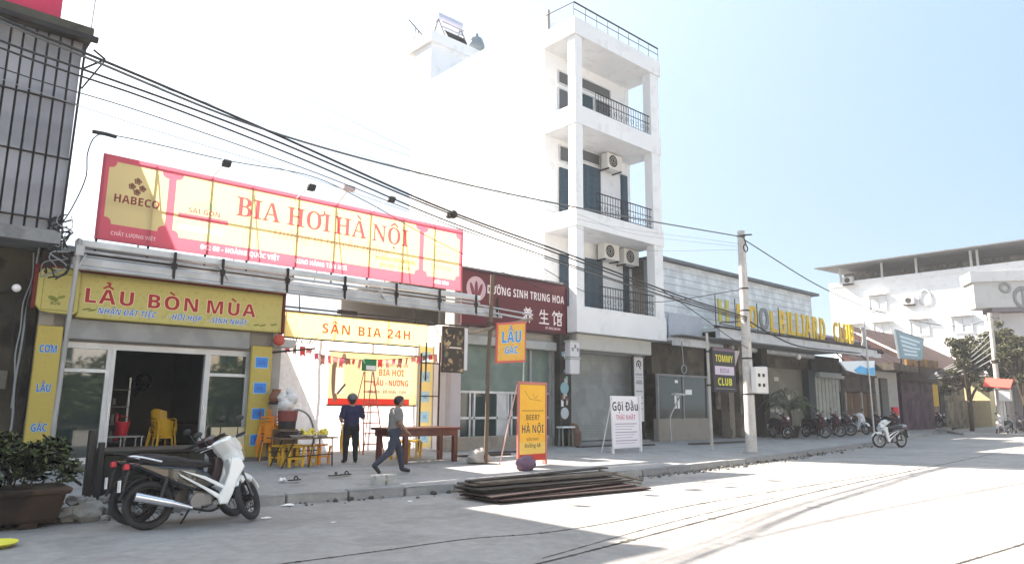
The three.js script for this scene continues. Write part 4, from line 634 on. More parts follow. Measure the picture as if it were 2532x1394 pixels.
{ // rooftop equipment
  const w = T('water_heater', 'solar water heater on an open stand on the rear roof', 'water heater', [18.7, 18.6, -25.6]);
  part(w, 'tank', cyl(V(17.95, 19.95, -25.7), V(19.45, 19.95, -25.7), 0.24, 0.24, 18), M([0.55, 0.55, 0.66], { metalness: 0.2, roughness: 0.4 }));
  part(w, 'tube_panel', range(0, 1, 12).map((k) => cyl(V(18.25 + 1.1 * k, 18.7, -25.0), V(18.25 + 1.1 * k, 19.15, -25.3), 0.04, 0.04, 6)), MT.darkSteel); parts(w, 'rail', [19.3, 19.55].map((y) => cyl(V(18.1, y, -25.3), V(19.4, y, -25.3), 0.035)), M([0.4, 0.38, 0.42])); parts(w, 'stand_leg', [[18.05, 25.0, 18.62], [19.4, 25.0, 18.62], [18.05, 26.2, 18.62], [19.4, 26.2, 18.62]].map(([x, p, y]) => cyl(V(x, y, -p), V(x, 19.8, -25.6), 0.045)), M([0.3, 0.29, 0.32]));
  const k = T('roof_tank', 'grey conical tank beside the solar heater on the rear roof', 'tank', [20.2, 18.6, -25.2]);
  part(k, 'body', new THREE.LatheGeometry([[0, 0], [0.42, 0], [0.42, 0.4], [0.3, 0.75], [0.1, 0.9], [0.1, 1.02], [0, 1.02]].map((q) => new THREE.Vector2(...q)), 18).translate(20.1, 18.6, -25.2), M([0.22, 0.26, 0.28], { metalness: 0.2, roughness: 0.5 })); part(k, 'pipe', cyl(V(20.4, 18.75, -25.0), V(20.95, 18.66, -24.95), 0.08), MT.dark);
  const s = T('roof_panel', 'small dark tilted panel at the left edge of the rear roof', 'panel', [17.3, 18.6, -26]);
  part(s, 'panel', bx(-0.3, 0.3, -0.02, 0.02, -0.45, 0.45).rotateX(0.9).rotateY(0.5).translate(17.3, 19.3, -26.3), MT.darkSteel); parts(s, 'leg', [cyl(V(17.25, 18.6, -26), V(17.25, 19.1, -26.1), 0.03), cyl(V(17.35, 18.6, -26.6), V(17.35, 19.4, -26.5), 0.03)], MT.galv);
}
{ // air conditioners
  const u = L('air_conditioner', 'white air conditioner above the second balcony of the white house', 'air conditioner', [20.72, 10.72, -17.2], 0, 'air conditioners on the white house');
  part(u, 'case', rb(-0.45, 0.45, 0, 0.62, -0.17, 0.17, 0.03), M([0.66, 0.66, 0.63], { roughness: 0.5 })); const g = part(u, 'fan_grille', [new THREE.CylinderGeometry(0.25, 0.25, 0.02, 24).rotateX(Math.PI / 2).translate(-0.12, 0.31, 0.172)], MT.dark); part(g, 'ring', [0.08, 0.16, 0.25].map((r) => new THREE.TorusGeometry(r, 0.008, 4, 20).translate(-0.12, 0.31, 0.19)), MT.plasticWhite); part(u, 'bracket', [bx(-0.4, -0.36, -0.05, 0, -0.3, 0.17), bx(0.36, 0.4, -0.05, 0, -0.3, 0.17)], MT.darkSteel);
  copy(u, 'left air conditioner above the first balcony of the white house', [20.45, 7.05, -17.2], 0); copy(u, 'right air conditioner above the first balcony of the white house', [21.6, 7.0, -17.15], 0);
}
{ // pier with meters, stickers and a bundle
  const t = T('meter_pier', 'dark pier covered in torn stickers between the green and grey shutters', 'pier', [17.3, 0, -16.6]);
  part(t, 'pier', pb(16.85, 17.3, 0.1, 3.85, 16.35, 16.6), M([0.13, 0.12, 0.125], { tx: 'dirtywall' }));
  for (let k = 0; k < 22; k++) { const x = rr(16.87, 17.14), y = rr(1.0, 3.4), w = rr(0.08, 0.2), h = rr(0.08, 0.22); part(t, 'sticker', pb(x, x + w * 0.8, y, y + h, 16.342 - k * 0.0003, 16.348), [MT.plasticWhite, M([0.25, 0.42, 0.47]), M([0.5, 0.48, 0.45]), M([0.2, 0.1, 0.1]), MT.black][k % 5]); }
  part(t, 'flyer', new THREE.CircleGeometry(0.19, 20).translate(17.06, 1.28, -16.33), M([0.5, 0.54, 0.56])); part(t, 'flyer', new THREE.CircleGeometry(0.2, 20).translate(17.05, 2.1, -16.325), M([0.25, 0.42, 0.46]));
  for (const [i, [y, l]] of [[3.12, 'upper white electricity meter box on the sticker covered pier'], [2.55, 'lower white electricity meter box on the sticker covered pier']].entries()) { const b = T('meter_box', l, 'meter box', [17.3, y, -16.2], 'meter boxes on the pier'); part(b, 'box', prb(17.05, 17.52, y, y + 0.52, 16.05, 16.33, 0.05), M([0.62, 0.62, 0.65], { roughness: 0.5 })); if (!i) part(b, 'dial', [0, 1, 2].map((k) => prb(17.12 + k * 0.12, 17.2 + k * 0.12, y + 0.2 + (k % 2) * 0.1, y + 0.32 + (k % 2) * 0.1, 16.035, 16.055, 0.008)), MT.grey); part(b, 'lid', prb(17.03, 17.54, y + 0.5, y + 0.56, 16.03, 16.34, 0.02), MT.lightGrey); }
  one('sack_bundle', 'brown bundle of sacking at the foot of the sticker pier', 'sack', [rock(0.3, 0.2, 2).scale(0.8, 1.5, 0.7).translate(17.25, 0.55, -16.1)], M([0.22, 0.13, 0.09], { tx: 'fabric', roughness: 0.95 }), [17.25, 0.2, -16.1]);
  const p = T('stool_table', 'small white stool beside the brown bundle at the pier', 'stool', [16.7, 0.2, -16]); part(p, 'seat', prb(16.42, 17.0, 0.82, 0.87, 15.8, 16.1, 0.015), MT.plasticWhite); for (const x of [16.48, 16.94]) part(p, 'leg', [cyl(V(x, 0.2, -15.85), V(x, 0.82, -15.88), 0.025), cyl(V(x, 0.2, -16.05), V(x, 0.82, -16.02), 0.025)], MT.shutterGreen);
}
{ // tall white panel with emblem, at the right of the grey shutter
  const t = T('panel_sign', 'tall white panel with a black round emblem at the right of the grey shutter', 'sign', [21.8, 1, -16.9]);
  part(t, 'board', prb(21.3, 21.85, 0.95, 3.38, 16.75, 16.82, 0.015), M([0.6, 0.6, 0.61]));
  part(t, 'print', face(21.32, 21.83, 0.97, 3.36, 16.746), print(200, 900, (x, w, h) => { x.fillStyle = '#d6d6d8'; x.fillRect(0, 0, w, h); x.strokeStyle = '#26282c'; x.lineWidth = 22; x.beginPath(); x.arc(100, 100, 50, 2.4, 6.9); x.stroke(); x.beginPath(); x.moveTo(95, 110); x.lineTo(140, 165); x.stroke(); x.fillStyle = '#26282c'; x.beginPath(); x.arc(95, 95, 20, 0, 7); x.fill(); x.fillStyle = '#9d9ca2'; for (const [y, k] of [[230, 26], [280, 10], [350, 30], [470, 20], [560, 16], [640, 16], [720, 12]]) x.fillRect(20, y, 160, k); vtext(x, 'SALON', 100, 350, 44, { color: '#57575c', stretch: 0.9 }); }));
  parts(t, 'frame', [pb(21.24, 21.3, 0.3, 3.42, 16.76, 16.86), pb(21.85, 21.92, 0.3, 3.42, 16.76, 16.86)], MT.black);
}

// ------------------------------------------------------------------ billiard club
const font = await new FontLoader().loadAsync('fonts/droid/droid_sans_bold.typeface.json');
{
  const t = T('billiard_club', 'long low hall with pale metal upper wall and concrete canopy', 'hall', [30, 0, -17]);
  part(t, 'upper_wall', pb(22.35, 36.0, 4.0, 7.3, 16.6, 17), M([0.3, 0.33, 0.35]));
  for (let i = 0; i < 11; i++) { const y = 4.05 + i * 0.296; part(t, 'wall_sheet', [ext([[0, 0], [0.03, 0.01], [0.008, 0.29], [0, 0.29]], 13.6).rotateY(-Math.PI / 2).translate(29.2, y, -16.59)], i % 3 ? MT.cladBlue : M([0.68, 0.74, 0.79], { tx: 'metal', roughness: 0.5 })); }
  part(t, 'side_wall', [pb(35.7, 36.0, 0, 7.3, 17.0, 30)], MT.cladBlue);
  part(t, 'roof', [pb(22.3, 36.4, 7.3, 7.42, 16.3, 30)], M([0.16, 0.18, 0.2], { tx: 'metal' }));
  const can = part(t, 'canopy', [pb(24.68, 40.8, 4.22, 4.62, 15.1, 15.3), pb(24.68, 40.8, 4.5, 4.64, 15.3, 17), pb(22.35, 24.68, 3.82, 4.1, 15.6, 15.75), pb(22.35, 24.68, 4.0, 4.12, 15.75, 17)], M([0.6, 0.62, 0.64], { tx: 'concrete' }));
  part(can, 'edge', [pb(24.66, 40.85, 4.62, 4.69, 15.05, 15.35), cyl(V(40.3, 4.55, -15.1), V(41.0, 4.55, -15.1), 0.09)], MT.darkSteel);
  part(t, 'valance', pb(22.4, 24.68, 4.12, 5.1, 15.9, 15.95), M([0.5, 0.56, 0.64], { tx: 'fabric' }), 'pale blue cloth screen');
  // ground floor, set back under the canopy
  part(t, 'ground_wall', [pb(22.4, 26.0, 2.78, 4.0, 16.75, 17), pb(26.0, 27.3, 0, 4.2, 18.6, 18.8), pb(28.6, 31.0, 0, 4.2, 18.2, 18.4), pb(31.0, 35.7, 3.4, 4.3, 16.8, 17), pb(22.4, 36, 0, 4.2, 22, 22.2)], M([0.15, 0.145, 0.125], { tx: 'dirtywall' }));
  part(t, 'base_wall', prb(22.4, 25.9, 0.1, 1.06, 16.5, 16.75, 0.02), M([0.27, 0.25, 0.22], { tx: 'plaster' }));
  part(t, 'window_frame', [pb(22.4, 25.9, 2.7, 2.78, 16.5, 16.62), pb(22.4, 22.48, 1.06, 2.7, 16.5, 16.6), pb(25.8, 25.9, 1.06, 2.7, 16.5, 16.6), pb(24.1, 24.16, 1.06, 2.7, 16.52, 16.6)], M([0.3, 0.31, 0.31], { tx: 'metal' }));
  for (const [a, b] of [[22.48, 24.1], [24.16, 25.8]]) part(t, 'pane', pb(a, b, 1.06, 2.7, 16.56, 16.57), MT.darkGlass);
  parts(t, 'notice', [pb(23.55, 23.68, 1.45, 1.95, 16.548, 16.556), pb(23.75, 23.88, 1.45, 1.95, 16.548, 16.556), pb(24.3, 24.75, 2.0, 2.2, 16.548, 16.556), pb(23.6, 23.8, 2.45, 2.56, 16.548, 16.556)], MT.plasticWhite);
  parts(t, 'column', [pb(27.3, 27.7, 0.1, 4.2, 16.4, 16.8), pb(28.2, 28.6, 0.1, 4.2, 16.4, 16.8)], M([0.42, 0.4, 0.38], { tx: 'dirtywall' }));
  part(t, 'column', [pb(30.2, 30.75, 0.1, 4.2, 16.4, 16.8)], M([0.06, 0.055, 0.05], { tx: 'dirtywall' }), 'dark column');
  part(t, 'green_door', pb(26.1, 27.2, 0.15, 2.3, 18.3, 18.4), M([0.06, 0.13, 0.11], { tx: 'metal', roughness: 0.5 }));
  parts(t, 'poster', [pb(28.7, 29.2, 1.4, 3.0, 17.9, 17.95), pb(29.3, 29.9, 0.5, 2.4, 17.9, 17.95)], M([0.5, 0.48, 0.5], { tx: 'dirtywall' }));
  const wall2 = print(512, 512, (x, w, h) => { x.fillStyle = '#66645a'; x.fillRect(0, 0, w, h); speckle(x, w, h, 90, ['#8e8c80', '#4f5044'], 36); for (let k = 0; k < 26; k++) { x.fillStyle = ['#c3c0b5', '#8f8c80', '#55584a', '#a5a296'][k % 4]; x.globalAlpha = 0.8; x.fillRect(rr(20, w - 70), rr(60, h * 0.7), rr(14, 60), rr(10, 40)); } x.globalAlpha = 1; });
  part(t, 'sticker_wall', face(31.0, 35.0, 0.15, 3.4, 16.85), wall2); part(t, 'sticker_wall_back', pb(31, 35, 0.1, 3.4, 16.86, 17), MT.grey);
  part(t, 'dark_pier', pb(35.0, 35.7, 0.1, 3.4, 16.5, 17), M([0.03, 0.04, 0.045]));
  part(t, 'ceiling', pb(22.4, 35.7, 4.2, 4.22, 15.3, 22), MT.grey);
  const bulb = T('lamp_bulb', 'white lamp hanging under the concrete canopy edge', 'lamp', [32.6, 3.95, -15.8]); part(bulb, 'globe', new THREE.SphereGeometry(0.13, 14, 10).translate(32.6, 3.9, -15.8), MT.plasticWhite); part(bulb, 'cord', cyl(V(32.6, 4.02, -15.8), V(32.6, 4.5, -15.8), 0.01), MT.black);
  const bars = T('window_exercise_rail', 'pale bent rail standing before the dark window of the hall', 'rail', [22.6, 0.2, -16]); part(bars, 'rail', tube([[22.5, 0.2, -16], [22.45, 1.1, -16], [22.7, 1.6, -15.9], [22.85, 1.95, -15.8]], 0.03, 20, 6), MT.galv); part(bars, 'saddle', prb(22.4, 23.1, 1.95, 2.02, 15.7, 15.9, 0.02), MT.lightGrey);
  const hook = T('hanging_chain', 'rope and hook hanging from the canopy at the white house corner', 'rope', [22.6, 3.3, -15.7]); part(hook, 'rope', cyl(V(22.62, 3.95, -15.5), V(22.7, 3.1, -15.5), 0.02), MT.cableGrey); part(hook, 'hook', new THREE.TorusGeometry(0.16, 0.025, 6, 14).translate(22.72, 2.92, -15.5), MT.cableGrey);
}
{ // standing letters on the canopy, every one a part
  const t = T('roof_letters', 'large yellow BILLIARD CLUB letters standing on the canopy edge', 'sign', [31.5, 4.69, -15.5]);
  const gold = M([0.62, 0.42, 0.02], { roughness: 0.4 }), pale = M([0.45, 0.42, 0.10], { roughness: 0.5 }), side = M([0.12, 0.1, 0.05]), outline = M([0.2, 0.22, 0.23]);
  const put = (s, x, w, h, y, mats) => { const g = new TextGeometry(s, { font, size: 1, depth: 0.05, curveSegments: 5, bevelEnabled: true, bevelThickness: 0.01, bevelSize: 0.012, bevelSegments: 1 }); g.computeBoundingBox(); const b = g.boundingBox; g.translate(-b.min.x, -b.min.y, 0).scale(w / (b.max.x - b.min.x), h / (b.max.y - b.min.y), 1).translate(x, y, -15.55); part(t, 'letter', g, mats); };
  put('H', 25.3, 0.8, 0.95, 4.95, pale); put('P', 26.75, 0.8, 0.98, 4.86, gold); put('O', 27.7, 0.7, 0.98, 4.9, gold); put('O', 28.6, 0.8, 0.98, 4.9, outline); put('L', 29.55, 0.6, 0.98, 4.82, gold);
  const word = 'BILLIARD', adv = [0.72, 0.32, 0.55, 0.55, 0.32, 0.75, 0.74, 0.74]; let x = 30.35; for (let i = 0; i < word.length; i++) { put(word[i], x, adv[i] * 0.78, 1.12, 4.8, gold); x += adv[i] * 1.04; }
  x = 36.0; for (const [c, w] of [['C', 0.66], ['L', 0.5], ['U', 0.66], ['B', 0.64]]) { put(c, x, w * 0.8, 1.02, 4.86, gold); x += w * 1.05; }
  put('I', 39.4, 0.55, 1.0, 4.86, M([0.3, 0.3, 0.29]));
  part(t, 'rail', [cyl(V(24.9, 4.76, -15.5), V(40, 4.76, -15.5), 0.03), ...[24.9, 26.4, 28.2, 30.1, 33, 36, 38.8].map((q) => cyl(V(q, 4.66, -15.4), V(q, q < 31 ? 6.0 : 5.1, -15.4), 0.018))], MT.darkSteel);
}
{ // club sign on a pole
  const t = T('club_sign', 'black yellow-lettered CLUB sign hanging beside a thin pole', 'sign', [20.5, 0.2, -12.9]);
  part(t, 'pole', cyl(V(20.4, 0.15, -12.95), V(20.35, 3.95, -12.95), 0.05, 0.045, 10), M([0.48, 0.47, 0.45], { tx: 'metal' }));
  part(t, 'board', prb(20.5, 21.9, 2.02, 3.5, 12.86, 12.94, 0.015), M([0.03, 0.028, 0.035]));
  part(t, 'print', face(20.53, 21.87, 2.05, 3.47, 12.856), print(512, 540, (x, w, h) => { x.fillStyle = '#1c1a22'; x.fillRect(0, 0, w, h); x.fillStyle = '#6d5468'; x.fillRect(0, 0, w, 34); vtext(x, 'TOMMY', w / 2, 172, 122, { color: '#e0d51e', stretch: 0.92 }); x.fillStyle = '#cfc3d4'; x.fillRect(30, 226, w - 60, 110); vtext(x, 'BIDA', w / 2, 312, 80, { color: '#8d7f98', stretch: 1.2 }); vtext(x, 'CLUB', w / 2, 468, 128, { color: '#e8e31f', stretch: 1.02, gap: 4 }); x.fillStyle = '#8a8494'; x.fillRect(30, 505, w - 60, 8); }));
  part(t, 'gusset', ext([[21.92, 2.9], [22.25, 3.45], [21.92, 3.45]], 0.05).translate(0, 0, -12.9), M([0.4, 0.36, 0.38])); parts(t, 'clamp', [pb(20.3, 20.5, 3.3, 3.36, 12.9, 13.0), pb(20.3, 20.5, 2.2, 2.26, 12.9, 13.0)], MT.darkSteel);
}
{ // concrete utility pole
  const t = T('utility_pole', 'grey concrete utility pole with white meter box at the kerb', 'pole', [20.1, 0.15, -11.4]);
  part(t, 'pole', cyl(V(20.12, 0.05, -11.4), V(20.12, 7.1, -11.4), 0.175, 0.115, 20), M([0.56, 0.545, 0.53], { tx: 'concrete', bump: 0.008 }));
  const b = part(t, 'meter_box', prb(19.92, 20.5, 1.95, 2.75, 11.0, 11.2, 0.04), M([0.62, 0.62, 0.61], { roughness: 0.5 })); part(b, 'dial', [[20.05, 2.5], [20.32, 2.5], [20.05, 2.2], [20.32, 2.2]].map(([x, y]) => prb(x - 0.05, x + 0.05, y - 0.05, y + 0.05, 10.97, 11.0, 0.01)), MT.dark);
  part(t, 'side_box', prb(20.7, 21.0, 1.95, 2.8, 11.2, 11.5, 0.03), M([0.6, 0.6, 0.6])); parts(t, 'band', [6.9, 5.2, 4.5, 3.0, 1.9].map((y) => cyl(V(20.12, y, -11.4), V(20.12, y + 0.05, -11.4), 0.175 - 0.06 * y / 7.1 + 0.008)), MT.darkSteel); part(t, 'hook', [cyl(V(20.0, 6.85, -11.25), V(19.85, 6.6, -11.1), 0.02), new THREE.TorusGeometry(0.12, 0.02, 5, 12).translate(19.82, 6.45, -11.1), cyl(V(19.9, 6.9, -11.2), V(20.4, 7.0, -11.2), 0.025)], MT.darkSteel); part(t, 'base', cyl(V(20.12, 0.0, -11.4), V(20.12, 0.2, -11.4), 0.3, 0.26, 16), MT.kerb);
}
// ------------------------------------------------------------------ shops farther along
{
  const t = T('shutter_kiosk', 'shop with a tall pale folding shutter next to the dark pier', 'shop', [37.3, 0, -17]);
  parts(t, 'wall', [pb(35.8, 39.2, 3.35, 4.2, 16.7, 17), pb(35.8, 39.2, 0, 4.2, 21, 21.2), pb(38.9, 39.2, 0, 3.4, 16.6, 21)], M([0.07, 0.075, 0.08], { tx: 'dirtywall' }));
  for (let i = 0; i < 14; i++) part(t, 'shutter_leaf', prb(35.85 + i * 0.21, 36.04 + i * 0.21, 0.2, 3.3, 16.62 + (i % 2) * 0.02, 16.68, 0.012), M([0.33, 0.35, 0.32], { tx: 'metal', roughness: 0.55 })); part(t, 'shutter_box', prb(36.0, 38.9, 3.05, 3.35, 16.35, 16.62, 0.05), M([0.35, 0.36, 0.33]));
  const a = T('blue_sign', 'white and sky blue curved sign panel under the canopy end', 'sign', [36.5, 3.2, -14.6]);
  part(a, 'board', ext([[34.2, 3.72], [38.4, 3.95], [38.3, 3.16], [36.2, 3.2], [34.9, 3.32]], 0.1, 0.02).translate(0, 0, -14.6), M([0.75, 0.8, 0.84])); part(a, 'wave', ext([[35.7, 3.36], [36.5, 3.62], [37.4, 3.5], [38.3, 3.62], [38.25, 3.2], [36.3, 3.22]], 0.03, 0.005).translate(0, 0, -14.53), M([0.08, 0.42, 0.75], { roughness: 0.4 })); part(a, 'edge', prb(34.6, 38.4, 3.06, 3.16, 14.5, 14.7, 0.03), MT.darkSteel); parts(a, 'stay', [cyl(V(35, 3.8, -14.7), V(35.2, 4.3, -15.2), 0.03), cyl(V(38, 3.9, -14.7), V(38.2, 4.3, -15.2), 0.03)], MT.darkSteel);
  const p = T('sign_post', 'thin grey post under the white and blue sign', 'post', [37.2, 0.15, -14.4]); part(p, 'post', cyl(V(37.35, 0.12, -14.45), V(37.2, 5.9, -14.45), 0.05, 0.04, 8), MT.galv);
  const w = T('wood_front_shop', 'shop front with brown wooden doors behind the thin grey post', 'shop', [41, 0, -17]);
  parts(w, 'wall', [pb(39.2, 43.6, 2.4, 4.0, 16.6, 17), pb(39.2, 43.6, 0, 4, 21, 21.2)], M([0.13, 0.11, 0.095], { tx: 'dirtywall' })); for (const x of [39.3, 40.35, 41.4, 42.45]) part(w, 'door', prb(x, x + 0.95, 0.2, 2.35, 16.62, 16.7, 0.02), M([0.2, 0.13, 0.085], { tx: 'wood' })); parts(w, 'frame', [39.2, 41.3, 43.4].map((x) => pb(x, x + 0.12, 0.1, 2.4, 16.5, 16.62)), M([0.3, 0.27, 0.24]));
  const d = T('open_shop', 'narrow grey shop with a tall dark opening and red sign', 'shop', [45, 0, -17]);
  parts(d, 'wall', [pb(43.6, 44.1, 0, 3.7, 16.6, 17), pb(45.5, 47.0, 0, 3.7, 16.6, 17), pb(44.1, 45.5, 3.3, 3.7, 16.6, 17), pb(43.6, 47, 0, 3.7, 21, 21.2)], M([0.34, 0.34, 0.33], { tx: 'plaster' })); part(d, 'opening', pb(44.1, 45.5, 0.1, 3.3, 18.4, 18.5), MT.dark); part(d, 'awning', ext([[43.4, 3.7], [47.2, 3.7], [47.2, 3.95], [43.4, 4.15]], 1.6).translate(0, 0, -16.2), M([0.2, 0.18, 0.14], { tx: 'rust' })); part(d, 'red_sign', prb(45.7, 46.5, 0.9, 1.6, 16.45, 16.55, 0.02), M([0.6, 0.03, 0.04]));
  const u = T('purple_shop', 'shop with a purple painted wall and orange sign strip', 'shop', [51, 0, -17.5]);
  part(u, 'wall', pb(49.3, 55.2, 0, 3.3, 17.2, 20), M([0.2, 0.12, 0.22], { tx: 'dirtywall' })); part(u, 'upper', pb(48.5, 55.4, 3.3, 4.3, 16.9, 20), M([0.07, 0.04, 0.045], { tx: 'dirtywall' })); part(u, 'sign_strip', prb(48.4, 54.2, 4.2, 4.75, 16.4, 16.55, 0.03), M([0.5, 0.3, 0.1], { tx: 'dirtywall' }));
  const r = T('tiled_house', 'low house with a maroon tiled roof and yellow window', 'house', [59, 0, -20]);
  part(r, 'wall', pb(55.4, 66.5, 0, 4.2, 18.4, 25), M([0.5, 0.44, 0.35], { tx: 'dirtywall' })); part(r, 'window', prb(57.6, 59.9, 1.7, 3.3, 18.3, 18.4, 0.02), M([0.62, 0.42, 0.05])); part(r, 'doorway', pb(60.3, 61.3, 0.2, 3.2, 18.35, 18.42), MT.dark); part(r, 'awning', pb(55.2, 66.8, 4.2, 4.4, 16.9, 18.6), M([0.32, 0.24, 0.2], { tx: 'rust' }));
  const q = V(0, 0, 0); for (let k = 0; k < 9; k++) { const rf = part(r, 'roof_course', [bx(-6.2, 6.2, -0.03, 0.05, -0.42, 0.42).rotateX(0.52).translate(61, 4.5 + k * 0.38, -17.2 - k * 0.66)], M([0.15, 0.06, 0.055], { tx: 'dirtywall' })); }
  part(r, 'gable', ext([[0, 0], [6, 3.4], [6, 0]], 0.2).rotateY(Math.PI / 2).translate(55.0, 4.3, -17.2), M([0.14, 0.05, 0.05], { tx: 'dirtywall' }));
  const r2 = T('rust_roof_shed', 'rusty purple corrugated shed roof left of the tilted blue sign', 'shed', [46, 0, -19]);
  for (let k = 0; k < 16; k++) part(r2, 'roof_sheet', [bx(-0.29, 0.29, -0.02, 0.03, -2.0, 2.0).rotateX(0.5).translate(41.6 + k * 0.6, 5.0, -18.2 + (k % 2) * 0.02)], k % 3 === 1 ? M([0.12, 0.07, 0.06], { tx: 'dirtywall' }) : M([0.10, 0.04, 0.06], { tx: 'dirtywall' }));
  part(r2, 'wall', pb(41.4, 51, 0, 4.1, 17.6, 21), M([0.16, 0.12, 0.1], { tx: 'dirtywall' })); part(r2, 'ridge', pb(41.3, 51.2, 5.95, 6.1, 19.8, 20.2), M([0.4, 0.3, 0.4]));
  const s = T('tilted_sign', 'large tilted pale blue sign standing over the shop roofs', 'sign', [48, 4.5, -16]);
  part(s, 'board', ext([[45.6, 6.25], [50.4, 6.0], [49.8, 4.55], [46.0, 4.5]], 0.15, 0.02).translate(0, 0, -16), M([0.22, 0.28, 0.31]));
  const g = new THREE.BufferGeometry(); g.setAttribute('position', new THREE.Float32BufferAttribute([46.15, 4.6, -15.915, 49.7, 4.64, -15.915, 50.1, 5.88, -15.915, 45.85, 6.1, -15.915], 3)); g.setAttribute('uv', new THREE.Float32BufferAttribute([0, 0, 1, 0, 1, 1, 0, 1], 2)); g.setIndex([0, 1, 2, 0, 2, 3]); g.computeVertexNormals(); g.userData.keepUV = true;
  part(s, 'print', g, print(400, 220, (x, w, h) => { x.fillStyle = '#7f9fae'; x.fillRect(0, 0, w, h); x.fillStyle = '#c7d9e4'; for (let k = 0; k < 5; k++) x.fillRect(30 + k * 6, 24 + k * 38, w - 90 - (k % 2) * 70, 18); x.fillStyle = '#6c9c9b'; x.fillRect(w - 90, h - 80, 60, 60); })); parts(s, 'leg', [cyl(V(46.4, 3.6, -16.1), V(46.4, 4.6, -16.05), 0.06), cyl(V(49.5, 3.6, -16.1), V(49.5, 4.6, -16.05), 0.06)], MT.darkSteel);
}
